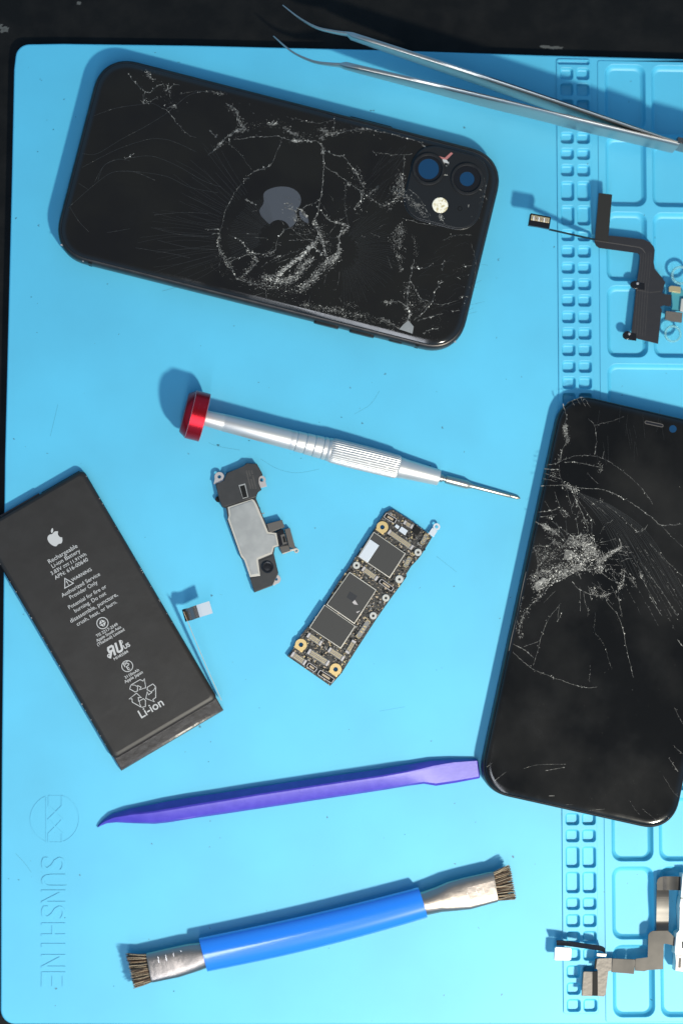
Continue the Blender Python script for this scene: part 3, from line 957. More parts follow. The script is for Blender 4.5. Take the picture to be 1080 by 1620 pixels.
for _ in range(60):                       # stray short secondary cracks about the crushed area
    a_ = R() * 6.28
    r_ = 25 + R() * 95
    x_, y_ = 478 + r_ * math.cos(a_) * 1.15, 392 + r_ * math.sin(a_) * .75
    if phone.loc(x_, y_, ZB).y < -PW / 2 + 3:
        continue
    b_ = math.atan2(y_ - 386, x_ - 496) + random.gauss(0, .6)
    l_ = 5 + R() * 16
    cr([(x_, y_), (x_ + l_ * .5 * math.cos(b_), y_ + l_ * .5 * math.sin(b_) + (R() - .5) * 3), (x_ + l_ * math.cos(b_), y_ + l_ * math.sin(b_))], w=.07 + R() * .12, br=.35, amp=.2, flakes=.1)
# missing chip that shows bare metal
q = [phone.loc(x, y, ZB) for x, y in ((645.5, 507), (650, 512), (654, 517), (652, 528), (641, 524), (631, 521), (638, 513))]
f = bm.faces.new([bm.verts.new((v.x, v.y, ZB + .08)) for v in q]); f.material_index = 5
finish(bm, 'back_glass', [m_glass, m_cr[0], m_cr[1], m_cr[2], m_cr[3], m_plate], phone, smooth=30)

# logo, top of the fruit towards the cameras
bm = bmesh.new()
lc = phone.loc(443.5, 325, ZB)
u = 60 / SC / 18.1
for poly in FRUIT:
    pp = [(lc.x - (p.y - 14.95) * u, lc.y - (p.x - 11.8) * u) for p in poly]
    prism(bm, pp, ZB - .05, ZB + .006)
finish(bm, 'logo', m_logo, phone, smooth=0)

# camera bump
bm = bmesh.new()
bc = phone.loc(705.5, 297, ZB)
hs = 13.9
rings = []
for ins, z in ((-.35, ZB - .05), (-.1, ZB + .12), (0, ZB + .5), (.12, ZB + .68), (.45, ZB + .74)):
    rings.append([(bc.x + x, bc.y + y_, z) for x, y_ in rrect(-hs + ins, -hs + ins, hs - ins, hs - ins, 8.4 - ins, 10, 2.2)])
loft(bm, rings, False, True)
ZC = ZB + .74
cl([(618, 300), (640, 310), (664, 328)], 9, 110, z=ZC, br=.3, s=.24)
cl([(652, 320), (665, 336), (680, 342)], 8, 70, z=ZC, br=.4, s=.2)
cl([(694, 338), (700, 350)], 5, 50, z=ZC, br=.7, s=.2)
cr([(696, 338), (699, 347), (703, 354)], w=.4, br=.8, z=ZC)
cr([(637, 345), (660, 352), (690, 358)], w=.2, br=.5, z=ZC)
cr([(648, 300), (662, 312), (676, 336)], w=.3, br=.4, z=ZC)
cl([(752, 262), (766, 290), (760, 320), (752, 340)], 8, 36, z=ZC, br=.5, s=.14)
cl([(700, 255), (710, 262)], 5, 16, z=ZC, br=.8, s=.2)
for x, y_ in ((704, 276.5), (740, 324), (758, 299.5)):
    cl([(x, y_), (x + 1, y_ + 1)], 1, 6, z=ZC, br=1, s=.22)
finish(bm, 'camera_bump', [m_bump, m_cr[0], m_cr[1], m_cr[2], m_cr[3]], phone, smooth=35)
for (x, y_, rb) in ((677.5, 267.5, 3.75), (738.3, 283.3, 2.65)):
    v = phone.loc(x, y_, ZC)
    bm = bmesh.new()
    ring_flat(bm, (v.x, v.y), 4.9, 5.9, ZC - .05, ZC + .75, 48, 0, .18)
    ringo = finish(bm, 'lens_ring', m_frame, phone, smooth=35)
    bm = bmesh.new()
    ring_flat(bm, (v.x, v.y), rb, 4.95, ZC - .3, ZC + .12, 48, 0, .05)
    finish(bm, 'lens_bezel', m_ring, ringo, smooth=35)
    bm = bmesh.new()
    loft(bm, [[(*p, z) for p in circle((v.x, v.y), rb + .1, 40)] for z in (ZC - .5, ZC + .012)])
    finish(bm, 'lens_opening', m_lens, ringo, smooth=35)  # solid disc in the colour of the shaded mat below, not a real hole
v = phone.loc(695.8, 324.7, ZC)
bm = bmesh.new()
loft(bm, [[(*p, z) for p in circle((v.x, v.y), r, 32)] for r, z in ((2.9, ZC - .1), (2.85, ZC + .04), (2.6, ZC + .1))])
finish(bm, 'flash', m_flash, phone, smooth=35)
v = phone.loc(727, 330, ZC)
bm = bmesh.new()
ring_flat(bm, (v.x, v.y), .55, .95, ZC - .1, ZC + .03, 20, 0)
finish(bm, 'microphone_hole', m_black, phone, smooth=35)
bm = bmesh.new()
for poly in (((694, 247), (703, 250), (713, 241), (716, 243), (705, 254), (699, 252)),):
    prism(bm, [phone.loc(x, y_, ZC)[:2] for x, y_ in poly], ZC, ZC + .15)
for poly in (((699, 252), (706, 253), (710, 259), (706, 258), (701, 257)),):
    prism(bm, [phone.loc(x, y_, ZC)[:2] for x, y_ in poly], ZC, ZC + .2, mi=1)
finish(bm, 'chipped_spot', [m_pink, m_white], phone, smooth=0)
BOUND[:] = [100, 100]
# nicks on the corner of the frame
for x, y_ in ((98.5, 388), (117, 401), (131, 413), (719, 541)):
    bm = bmesh.new()
    v = phone.loc(x, y_, 6)
    flake(bm, Vector((v.x, v.y)), .55, 6.6, 1)
    flake(bm, Vector((v.x + .3, v.y - .2)), .4, 6.7, 1)
    finish(bm, 'frame_nick', [m_tab] * 5, phone, smooth=0)

# ================================================================== phone with cracked screen
ZS = 7.4
a_tl, a_bl = (888.4, 619.7), (752.3, 1248.8)
ang = ang_px(a_bl, a_tl, 4)                        # along its length, towards the earpiece
pa, pb = W(*a_tl, 4), W(*a_bl, 4)
SL, SW = (pa - pb).length, 72.2
dirv = (pa - pb).normalized()
nrm = Vector((dirv.y, -dirv.x, 0))                 # to the right of the photo
c = (pa + pb) / 2 + nrm * SW / 2
scr = T('smartphone', 'black smartphone lying face up, its shattered black screen reaching the edge of the photo', 'smartphone', 540, 810, 0, ang)
scr.p = Vector((c.x, c.y, 0)); scr.o.location = scr.p * S
bm = bmesh.new()
slab(bm, SL, SW, 11.8, [(.5, .02), (.12, .25), (0, .7), (0, 5.6), (.1, 6.0), (.35, 6.3), (.6, 6.4), (.8, 6.1)], 12, 2.2)
finish(bm, 'frame', m_frame, scr, smooth=50)
bm = bmesh.new()
slab(bm, SL, SW, 11.8, [(.75, 6.0), (.72, 6.6), (.84, 6.92), (1.05, 7.06), (1.6, 7.23), (2.2, 7.335), (2.8, 7.385), (3.5, ZS)], 12, 2.2)
cr = lambda pts, **k: crack(bm, scr, pts, z=k.pop('z', ZS), **k)
cl = lambda pts, w, n, **k: cluster(bm, scr, pts, w, n, z=k.pop('z', ZS), **k)
hr = lambda pts, **k: hair(bm, scr, pts, z=ZS, **k)
BOUND[:] = [SL / 2 - 1.2, SW / 2 - 1.2]
for k in range(26):                                 # faint parallel hairlines below the upper break
    t = k / 25
    x0, y0 = 905 + 95 * t * .6, 775 + 22 * t
    hr([(x0, y0), (x0 + 45 + 20 * t, y0 + 50), (x0 + 85 + 45 * t, y0 + 125 + R() * 40)], w=.05 + R() * .05)
for k in range(14):
    x0 = 930 + R() * 120
    y0 = 640 + R() * 70
    hr([(x0, y0), (x0 - 6 + R() * 12, y0 + 20 + R() * 20)], w=.05)
for p, w_, b_ in (
    ([(890, 640), (895, 659), (893, 674), (897, 695), (888, 712), (884, 731), (863, 736)], .4, .5), ([(897, 637), (912, 631), (922, 630), (933, 644)], .22, .4),
    ([(912, 631), (917, 640)], .2, .4), ([(905, 634), (908, 642)], .2, .3), ([(918, 630), (925, 642)], .2, .4), ([(930, 663), (939, 673), (943, 697), (940, 718)], .18, .4),
    ([(939, 673), (967, 666), (986, 659)], .14, .4), ([(884, 731), (910, 721), (939, 721), (952, 725), (965, 732), (999, 757), (1020, 780), (1031, 797)], .2, .45), ([(952, 725), (955, 714)], .25, .6),
    ([(893, 731), (916, 732), (935, 736), (952, 739)], .24, .5), ([(884, 736), (885, 753), (893, 767)], .18, .4), ([(861, 742), (884, 743)], .35, .6), ([(860, 749), (884, 757)], .2, .5), ([(858, 757), (880, 762)], .2, .4),
    ([(856, 769), (884, 767), (901, 769), (918, 772), (948, 774), (973, 782), (1003, 799), (1033, 821), (1046, 831), (1078, 829)], .26, .55), ([(1046, 831), (1060, 848), (1080, 866)], .16, .3),
    ([(901, 771), (915, 800), (929, 835), (926, 845)], .28, .5), ([(901, 771), (920, 800), (941, 830)], .22, .4), ([(893, 767), (900, 790), (905, 812)], .2, .4), ([(905, 773), (930, 790), (960, 815)], .14, .3),
    ([(960, 800), (986, 821), (1003, 838), (1012, 842), (1024, 830)], .2, .4), ([(929, 748), (935, 756), (945, 765)], .2, .3), ([(850, 810), (870, 808), (886, 805), (901, 818)], .3, .5), ([(853, 818), (880, 814)], .2, .5),
    ([(847, 826), (862, 832), (875, 840), (892, 857)], .45, .45), ([(872, 825), (890, 838), (905, 850)], .3, .3), ([(845, 864), (865, 864), (876, 858), (890, 864)], .25, .5), ([(890, 864), (896, 855), (909, 849), (926, 845)], .3, .6),
    ([(926, 846), (939, 868), (952, 904)], .3, .6), ([(892, 870), (905, 874), (920, 884)], .5, .7), ([(892, 885), (905, 885), (920, 888)], .4, .7), ([(950, 887), (967, 874), (981, 866), (979, 853)], .5, .6),
    ([(950, 887), (930, 898), (905, 905), (875, 921), (854, 943), (839, 957), (824, 981), (820, 1004)], .3, .5), ([(926, 900), (896, 905), (860, 918), (833, 915)], .3, .5), ([(905, 908), (870, 925), (847, 935)], .3, .6),
    ([(870, 860), (860, 880), (850, 900), (840, 920)], .25, .5), ([(845, 868), (850, 890), (846, 912)], .2, .5), ([(905, 921), (918, 934), (947, 943), (967, 938), (979, 934), (986, 917), (987, 902)], .28, .6),
    ([(954, 943), (965, 960), (977, 974), (984, 994), (991, 1030), (992, 1035), (1001, 1071)], .18, .55), ([(965, 896), (975, 921), (980, 924)], .22, .5), ([(888, 970), (881, 983)], .2, .6),
    ([(884, 957), (869, 977), (864, 987), (854, 1013), (850, 1028), (843, 1052)], .17, .5), ([(854, 1013), (842, 1018), (828, 1023)], .17, .4), ([(811, 1019), (830, 1029), (843, 1040)], .25, .6), ([(930, 960), (929, 975)], .14, .5),
    ([(941, 970), (940, 1000), (952, 1015), (967, 1059)], .1, .4), ([(811, 1032), (839, 1056), (872, 1071), (921, 1087), (943, 1087)], .2, .6), ([(933, 1053), (932, 1078)], .1, .5), ([(977, 934), (978, 950), (983, 975)], .2, .5),
    ([(1027, 861), (1056, 890), (1078, 911)], .2, .5), ([(1009, 902), (1027, 938), (1037, 955)], .26, .55), ([(1018, 896), (1038, 925), (1059, 955)], .2, .4), ([(1025, 940), (1046, 974)], .25, .5),
    ([(1056, 952), (1071, 974)], .25, .4), ([(1071, 1012), (1079, 1022)], .35, .7), ([(995, 905), (1004, 928)], .2, .4), ([(1066, 1120), (1079, 1145)], .12, .3), ([(1057, 1199), (1071, 1220)], .25, .4),
    ([(1065, 1180), (1078, 1192)], .2, .2), ([(1048, 1226), (1062, 1250), (1072, 1262)], .1, .3), ([(1016, 1280), (1038, 1298)], .1, .3), ([(994, 1266), (1010, 1288)], .1, .2)):
    cr(p, w=w_ * .85, br=b_, amp=.22, flakes=.25)
for p, w_, b_ in (([(782, 1235), (800, 1221)], .14, .5), ([(828, 1216), (850, 1210), (893, 1209)], .12, .3), ([(863, 1219), (892, 1214)], .25, .4), ([(770, 1213), (778, 1207)], .12, .5), ([(868, 1259), (876, 1259)], .25, .6), ([(895, 1273), (905, 1273)], .2, .4), ([(930, 1282), (955, 1280)], .15, .3)):
    cr(p, w=w_, br=b_, amp=.02, gap=0, flakes=0)
for p, w_, n, b_, s_ in (
    ([(893, 672), (893, 684), (897, 698)], 7, 130, .6, .2), ([(886, 712), (884, 728)], 6, 50, .3, .18), ([(860, 742), (880, 750), (860, 760)], 9, 70, .4, .16), ([(888, 768), (902, 770), (912, 776)], 7, 90, .6, .2),
    ([(945, 733), (952, 740), (946, 746)], 7, 50, .5, .16), ([(902, 856), (918, 858), (930, 872), (920, 882), (900, 872)], 15, 420, .45, .26), ([(925, 855), (940, 875), (950, 900)], 12, 260, .4, .26),
    ([(955, 884), (968, 874), (980, 867)], 6, 150, .6, .24), ([(895, 895), (925, 900), (950, 904)], 9, 170, .5, .2), ([(846, 930), (862, 920), (890, 905), (918, 898)], 10, 360, .55, .24),
    ([(840, 912), (860, 906), (884, 896), (905, 893)], 10, 230, .45, .2), ([(850, 870), (862, 882), (856, 900)], 18, 220, .35, .18), ([(858, 831), (872, 838), (880, 846)], 8, 150, .35, .22), ([(866, 818), (872, 818)], 5, 14, .9, .25),
    ([(866, 846), (880, 860), (892, 866)], 10, 110, .3, .18), ([(895, 860), (910, 850), (925, 846)], 6, 90, .6, .2), ([(855, 940), (840, 957), (828, 975), (822, 995)], 7, 150, .45, .16), ([(812, 990), (822, 1004), (824, 1008)], 7, 50, .5, .16),
    ([(826, 945), (822, 962), (818, 985)], 4, 70, .5, .16), ([(938, 930), (950, 942), (962, 938)], 7, 60, .6, .18), ([(985, 900), (984, 912), (980, 930)], 6, 60, .6, .2), ([(1000, 915), (1002, 926)], 6, 30, .5, .2),
    ([(1009, 903), (1018, 918)], 5, 30, .6, .2), ([(905, 790), (920, 820), (928, 840)], 12, 60, .5, .15), ([(935, 800), (950, 792), (946, 790)], 6, 20, .8, .16), ([(885, 806), (898, 818)], 6, 50, .5, .18),
    ([(1003, 838), (1010, 842), (1018, 835)], 5, 20, .5, .16), ([(820, 640), (1000, 900), (1000, 1240)], 200, 90, .3, .07), ([(1040, 1296), (1060, 1292)], 8, 24, .4, .14), ([(900, 1060), (930, 1180), (960, 1270)], 130, 60, .3, .06)):
    cl(p, w_, n, s=s_ * .8, br=b_)
for p, w_, n, b_, s_ in (
    ([(900, 862), (920, 860), (934, 874), (922, 890), (902, 880)], 16, 520, .7, .27), ([(930, 850), (944, 876), (953, 902)], 12, 260, .6, .25), ([(846, 932), (866, 920), (892, 906), (920, 898)], 11, 420, .75, .24),
    ([(842, 914), (866, 904), (892, 896)], 10, 260, .6, .2), ([(952, 886), (968, 874), (982, 866)], 5, 130, .8, .24), ([(850, 868), (868, 880), (882, 872)], 16, 180, .4, .17), ([(893, 674), (894, 690)], 6, 90, .8, .2),
    ([(888, 768), (905, 774), (915, 790)], 7, 90, .7, .19), ([(935, 935), (950, 943), (975, 936), (986, 912)], 6, 120, .7, .18)):
    cl(p, w_, n, s=s_ * .75, br=b_)
for _ in range(70):                       # secondary cracks radiating from the blow
    a_ = R() * 6.28
    r_ = 12 + 70 * R() ** .7
    x_, y_ = 912 + r_ * math.cos(a_), 880 + r_ * math.sin(a_)
    q_ = scr.loc(x_, y_, ZS)
    if abs(q_.y) > SW / 2 - 3:
        continue
    b_ = a_ + random.gauss(0, .35)
    l_ = 6 + R() * 22
    e_ = scr.loc(x_ + l_ * math.cos(b_), y_ + l_ * math.sin(b_), ZS)
    if abs(e_.y) > SW / 2 - 1.5:
        continue
    cr([(x_, y_), (x_ + l_ * .5 * math.cos(b_), y_ + l_ * .5 * math.sin(b_) + (R() - .5) * 3), (x_ + l_ * math.cos(b_), y_ + l_ * math.sin(b_))], w=.08 + R() * .14, br=.45, amp=.2, flakes=.15)
for k in range(9):                        # long breaks running down the right side
    x_, y_ = 935 + k * 12, 850 + R() * 30
    l_ = 60 + R() * 90
    cr([(x_, y_), (x_ + l_ * .38, y_ + l_ * .5), (x_ + l_ * .66, y_ + l_)], w=.09, br=.35, amp=.15, gap=.35, flakes=.1)
# larger flat splinters at the point of impact
for poly, mi in ((((893, 869), (899, 870), (911, 878), (904, 884), (891, 884)), 2), (((852, 828), (868, 833), (874, 840), (864, 838)), 3), (((846, 922), (860, 914), (866, 917), (848, 930)), 3)):
    q = [scr.loc(x, y_, ZS) for x, y_ in poly]
    bm.faces.new([bm.verts.new((v.x, v.y, ZS + .02 + R() * .02)) for v in q]).material_index = mi - 0
finish(bm, 'screen_glass', [m_screen, m_cr[0], m_cr[1], m_cr[2], m_cr[3]], scr, smooth=30)
bm = bmesh.new()
a, b = scr.loc(1018.5, 667.5, ZS), scr.loc(1049, 674, ZS)
d = Vector((b - a)[:2]).normalized(); ce = (a + b) / 2
n_ = Vector((-d.y, d.x))
for w_, l_, z_, mi in ((1.25, 7.0, ZS + .015, 1), (.75, 6.5, ZS + .035, 0)):
    q = rrect(-l_ / 2, -w_ / 2, l_ / 2, w_ / 2, w_ / 2, 5)
    prism(bm, [(ce.x + d.x * x + n_.x * y_, ce.y + d.y * x + n_.y * y_) for x, y_ in q], ZS - .05, z_, mi=mi)
finish(bm, 'earpiece_slot', [m_edge, m_brown], scr, smooth=0)
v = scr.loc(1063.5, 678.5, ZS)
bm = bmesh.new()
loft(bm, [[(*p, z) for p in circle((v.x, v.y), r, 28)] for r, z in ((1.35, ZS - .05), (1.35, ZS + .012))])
finish(bm, 'front_camera_opening', m_lens, scr, smooth=0)  # closed disc, coloured like the dim mat under the phone
bm = bmesh.new()      # bent metal lip laid bare on the broken side
a, b = scr.loc(833, 905, 6.6), scr.loc(806, 1030, 6.6)
strip(bm, [a + (b - a) * t + Vector((0, math.sin(t * 9) * .12, 0)) for t in [k / 12 for k in range(13)]], lambda i: (0, .9, .25), .25)
finish(bm, 'bent_lip', m_brown, scr, smooth=35)

# ================================================================== battery
bA, bB = (132, 742), (356, 1124)
ang = ang_px(bB, bA, 3)                 # local +x: towards the top of the writing
bat = T('battery', 'flat black lithium battery with white printing, its connector strip folded up beside it', 'battery', 180, 980, 0, ang)
l0 = bat.loc(356, 1124, 3)              # lower right corner
l1 = bat.loc(132, 742, 3)               # upper right corner
l2 = bat.loc(190, 1219.5, 3)            # lower left corner
yr = (l0.y + l1.y) / 2
yl = l2.y
xb, xt = (l0.x + l2.x) / 2, l1.x
ylo, yhi = min(yr, yl), max(yr, yl)
HB = 4.2
bm = bmesh.new()
fx = xb + 4.6
rings = []
for ins, z in ((.9, .02), (.25, .4), (.0, 1.2), (0, 2.6), (.25, 3.5), (.8, 4.0), (1.6, HB), (2.2, HB)):
    rings.append([(x, y_, z) for x, y_ in rrect(fx + ins * 1.2, ylo + ins, xt - ins, yhi - ins, max(2.0 - ins * .4, .5), 5)])
loft(bm, rings)
for f in bm.faces:
    if f.calc_center_median().z < 3.4 and f.normal.z < .9:
        f.material_index = 1
for _ in range(40):                      # nicks in the black edge sealing
    y_ = ylo if R() < .5 else yhi
    x_ = fx + R() * (xt - fx)
    r = .07 + R() * .12
    zz = 3.3 + R() * .4
    c_ = (x_, y_ + (.35 if y_ == ylo else -.35))
    prism(bm, [(c_[0] + r * math.cos(t), c_[1] + r * math.sin(t)) for t in (0, 1.6, 3.1, 4.7)], 3.0, zz + .35, mi=2)
finish(bm, 'pouch', [m_pouch, m_edge, m_tab], bat, smooth=40)
bm = bmesh.new()
rings = []
for x_, zt in ((fx + 2.2, 3.5), (fx + 1.2, 3.1), (fx + .4, 2.9), (xb + 1.0, 2.8), (xb + .3, 2.5), (xb, 1.8)):
    rings.append([(x_, ylo + .35, .2), (x_, yhi - .35, .2), (x_, yhi - .45, zt - .3), (x_, yhi - .9, zt), (x_, ylo + .9, zt), (x_, ylo + .45, zt - .3)])
loft(bm, rings)
finish(bm, 'end_flap', m_flap, bat, smooth=40)
bm = bmesh.new()
for (xa, ya, xb_, yb) in ((.5, .06, 1.0, .40), (1.2, .25, 1.6, .62), (.4, .62, .9, .93)):
    prism(bm, [(fx - 3.9 + xa * 1.5, ylo + (yhi - ylo) * ya), (fx - 3.9 + xa * 1.5, ylo + (yhi - ylo) * yb), (fx - .5, ylo + (yhi - ylo) * yb), (fx - .5, ylo + (yhi - ylo) * ya)], 2.6, 2.93 + xa * .03, .04)
finish(bm, 'flap_tape', m_flap, bat, smooth=40)
bm = bmesh.new()
w3 = yhi - ylo
prism(bm, [(xt - .6, ylo + w3 * .42), (xt + .5, ylo + w3 * .42), (xt + .5, ylo + w3 * .80), (xt - .6, ylo + w3 * .80)], 1.6, 3.2, .2)
prism(bm, [(xt - .6, ylo + 1.5), (xt + .25, ylo + 1.5), (xt + .25, ylo + w3 * .40), (xt - .6, ylo + w3 * .40)], 1.2, 2.8, .2)
finish(bm, 'top_seam', m_edge, bat, smooth=40)
# printing
bm = bmesh.new()
td = (W(375, 260) - W(105, 410)); 
def b_axes():
    # reading direction is local -y or +y
    d = bat.inv @ (W(160, 856, HB) - W(110, 885.5, HB))
    return Vector((0, 1 if d.y > 0 else -1))
rd = b_axes()                       # reading direction in local xy
upv = Vector((1, 0))                # top of the letters
ZT = HB + .012
def btext(s, px, py, wpx, bold=.12):
    c_ = bat.loc(px, py, HB)
    wmm = wpx / SC
    hm = 0.36
    def f(u, v):
        p = Vector((c_.x, c_.y)) + rd * (u * wmm) + upv * (v * wmm)
        return (p.x, p.y)
    # centre vertically on x-height: shift down by ~.35 of an em
    em = wmm / max(len(s), 1)
    def g(u, v):
        x, y_ = f(u, v)
        return (x - em * .55, y_)
    text_bm(bm, s, g, None, ZT, 0, bold)
for s, x, y_, w_ in (("Rechargeable", 100, 876.7, 51), ("Li-ion Battery", 105, 884.3, 50), ("APN: 616-00640", 113.3, 900, 59), ("WARNING", 129, 909, 35),
                     ("Authorized Service", 128.3, 925.8, 68), ("Provider Only", 132.8, 933.7, 49), ("Potential for fire or", 139, 945, 67), ("burning. Do not", 143.3, 953, 56),
                     ("disassemble, puncture,", 149, 962, 84), ("crush, heat, or burn.", 153.7, 970.5, 71), ("TIS 2217-2549", 169.7, 997.3, 38), ("Apple South Asia", 172.5, 1003, 44),
                     ("(Thailand) Limited", 175.8, 1008.5, 48), ("MH45584", 191.7, 1036.7, 25), ("3110mAh", 209, 1066, 25), ("Apple Japan", 211.7, 1071.5, 32), ("Li-ion", 240.3, 1122.5, 41)):
    btext(s, x, y_, w_, .03 if w_ > 48 else .10)
btext("3.83V", 90.0, 903.3, 19, .05)
btext("11.91Wh", 124.6, 883.6, 27, .05)
def bl2(dx, dy, base):                # dx along reading, dy up (mm)
    p = Vector(base[:2]) + rd * dx + upv * dy
    return (p.x, p.y)
base = bat.loc(105.8, 894.6, HB)
ribbon2(bm, [bl2(-1.3, .45, base), bl2(1.1, .45, base)], .22, None, ZT)
for k in range(3):
    ribbon2(bm, [bl2(-1.3 + k * .85, -.15, base), bl2(-.7 + k * .85, -.15, base)], .22, None, ZT)
base = bat.loc(107, 922, HB)          # warning triangle
ribbon2(bm, [bl2(-1.75, -1.2, base), bl2(1.75, -1.2, base), bl2(0, 1.8, base)], .3, None, ZT, close=True)
ribbon2(bm, [bl2(0, .8, base), bl2(0, -.3, base)], .28, None, ZT)
ribbon2(bm, [bl2(0, -.55, base), bl2(0, -.85, base)], .28, None, ZT)
base = bat.loc(162.5, 985.8, HB)      # round mark with the four-part diamond
ribbon2(bm, [bl2(2.0 * math.cos(a), 2.0 * math.sin(a), base) for a in [6.2832 * k / 28 for k in range(28)]], .28, None, ZT, close=True)
for sx, sy in ((1, 1), (-1, 1), (-1, -1), (1, -1)):
    vs_ = [bl2(sx * .14, sy * .14, base), bl2(sx * 1.25, sy * .14, base), bl2(sx * .14, sy * 1.4, base)]
    bm.faces.new([bm.verts.new((*p, ZT)) for p in vs_])
base = bat.loc(201.7, 1053.8, HB)
ribbon2(bm, [bl2(1.95 * math.cos(a), 1.95 * math.sin(a), base) for a in [6.2832 * k / 28 for k in range(28)]], .25, None, ZT, close=True)
btext("PS", 200.5, 1051.5, 8.5, .1)
btext("E", 203.5, 1057.5, 4, .1)
base = bat.loc(184, 1026, HB)         # recognised-component mark: reversed R joined to U
sl = .25
def ur(pts, w_=.75):
    ribbon2(bm, [bl2(x + sl * y_, y_, base) for x, y_ in pts], w_, None, ZT + R() * .004)
ur([(-1.0, -1.9), (-1.0, 1.6)])
ur([(-1.0, 1.6), (-2.7, 1.6), (-2.9, .9), (-2.7, .1), (-1.0, .1)])
ur([(-1.9, .1), (-3.1, -1.9)])
ur([(.3, 1.9), (.3, -1.2), (.7, -1.6), (1.7, -1.6), (2.1, -1.2), (2.1, 1.9)])
btext("c", 172.5, 1037.8, 5, .3)
btext("US", 200.8, 1021.8, 10.5, .3)
base = bat.loc(191.7, 1015.8, HB)
ribbon2(bm, [bl2(.55 * math.cos(a), .55 * math.sin(a), base) for a in [6.2832 * k / 14 for k in range(14)]], .2, None, ZT, close=True)
base = bat.loc(226, 1096.5, HB)       # three outlined chasing arrows
for k in range(3):
    a = math.radians(120 * k)
    def rot(x, y_):
        return bl2(x * math.cos(a) - y_ * math.sin(a), x * math.sin(a) + y_ * math.cos(a), base)
    ribbon2(bm, [rot(-2.1, 1.7), rot(-3.2, 3.6), rot(-2.2, 4.6), rot(1.6, 4.6), rot(2.3, 3.6), rot(3.1, 4.1), rot(1.9, 1.1), rot(-.4, 1.6), rot(.6, 2.1), rot(-.2, 3.2), rot(-1.2, 1.6)], .24, None, ZT, close=True)
    ribbon2(bm, [rot(-2.2, 4.6), rot(-1.0, 3.9), rot(-.4, 2.9)], .2, None, ZT)
base = bat.loc(86.5, 851, HB)
for poly in FRUIT:
    q = [bl2((p.x - 12) * .252, -(p.y - 13) * .262, base) for p in poly]
    bm.faces.new([bm.verts.new((*p, ZT)) for p in q])
finish(bm, 'printed_label', m_white, bat, smooth=0)
# connector strip, standing on edge, with its folded head
bm = bmesh.new()
pA, pB = bat.loc(350.5, 1108, 3.2), bat.loc(291, 968, 8.2)
n = 20
path = [pA + (pB - pA) * (k / n) + Vector((0, .25 * math.sin(k / n * 3), 0)) for k in range(n + 1)]
strip(bm, path, lambda i: (0, 0, 2.6 + 1.6 * i / n), .16)
finish(bm, 'connector_strip', m_tan, bat, smooth=40)
bm = bmesh.new()
hp = [(291, 974, 6.6), (296, 972.5, 8.6), (301, 971.5, 9.2), (306, 969.5, 8.4), (312, 967.5, 8.3), (318, 965.5, 8.6), (326, 963, 8.9), (334, 960.5, 9.2)]
hp = [bat.loc(*p) for p in hp]
wd = bat.inv @ Vector((1.35, -4.6, 0))
wd = wd.normalized() * 4.5
hs_ = smooth_path(hp, 4)
strip(bm, hs_[:18], lambda i: wd, .2)
finish(bm, 'connector_fold', m_darkm, bat, smooth=60)  # same strip as the head; its dim reflection is put into a darker material
bm = bmesh.new()
strip(bm, hs_[17:], lambda i: wd, .26)
finish(bm, 'connector_head', m_silver, bat, smooth=60)  # paler material stands in for the lamp reflecting off this flat end

# ================================================================== screwdriver
zc = 8.9
A = W(291, 652.5, zc); B = W(822.5, 788.5, .7)
drv = T('screwdriver', 'precision screwdriver with red end cap and knurled silver handle', 'screwdriver', 291, 652.5)
ax = (B - A)
drv.o.location = A * S
rotm = ax.to_track_quat('X', 'Z')
drv.o.rotation_mode = 'QUATERNION'
drv.o.rotation_quaternion = rotm
LX = ax.length
k_ = LX / 549.0                         # mm per photo pixel along the axis
def xs(px_from_tip):
    return LX - px_from_tip * k_
g = 1 / SC
bm = bmesh.new()
rc_ = 38.6 * g
lathe_x(bm, [(0, 30 * g), (.15, 31.5 * g), (2.4, 37.6 * g)], 64)
lathe_x(bm, [(2.4, 37.9 * g), (2.55, rc_), (7.5, rc_), (7.7, rc_ - .15), (7.72, 11 * g)], 64)
cap_o = finish(bm, 'end_cap', m_red, drv, smooth=35)
bm = bmesh.new()
for x_ in (2.45, 7.55):
    rings = []
    for dx, dr in ((-.14, -.12), (0, .035), (.14, -.12)):
        rings.append([(x_ + dx, (rc_ + dr) * math.cos(a), (rc_ + dr) * math.sin(a)) for a in [6.2832 * k / 64 for k in range(64)]])
    loft(bm, rings, False, False)
finish(bm, 'worn_rim', m_redw, cap_o, smooth=60)
bm = bmesh.new()
lathe_x(bm, [(7.7, 12.2 * g), (xs(486), 13.6 * g), (xs(484.5), 13.3 * g), (xs(483), 13.8 * g), (xs(379), 15.6 * g), (xs(377.6), 15.3 * g), (xs(376), 15.7 * g), (xs(370), 15.8 * g), (xs(368.4), 15.3 * g), (xs(367), 16.3 * g),
             (xs(355), 16.4 * g), (xs(353.5), 15.8 * g), (xs(352), 16.9 * g), (xs(341), 17.0 * g), (xs(339.5), 16.3 * g), (xs(338), 17.4 * g), (xs(327), 17.5 * g), (xs(325.5), 16.7 * g), (xs(324), 18 * g), (xs(320), 18.2 * g), (xs(318), 17.4 * g), (xs(316), 18.6 * g), (xs(312), 18.7 * g)], 64)
hd = finish(bm, 'handle', m_alu, drv, smooth=30)
bm = bmesh.new()
prof = [(xs(312), 18.4 * g), (xs(309), 19.6 * g)] + [(xs(306 - 100 * k / 24), (19.9 + .7 * math.sin(k / 24 * 3.14) - .9 * k / 24) * g) for k in range(25)] + [(xs(203), 18.6 * g), (xs(201), 17.2 * g)]
lathe_x(bm, prof, 300, knurl=(30, .030, .30))
finish(bm, 'knurled_grip', m_alu, drv, smooth=25)
bm = bmesh.new()
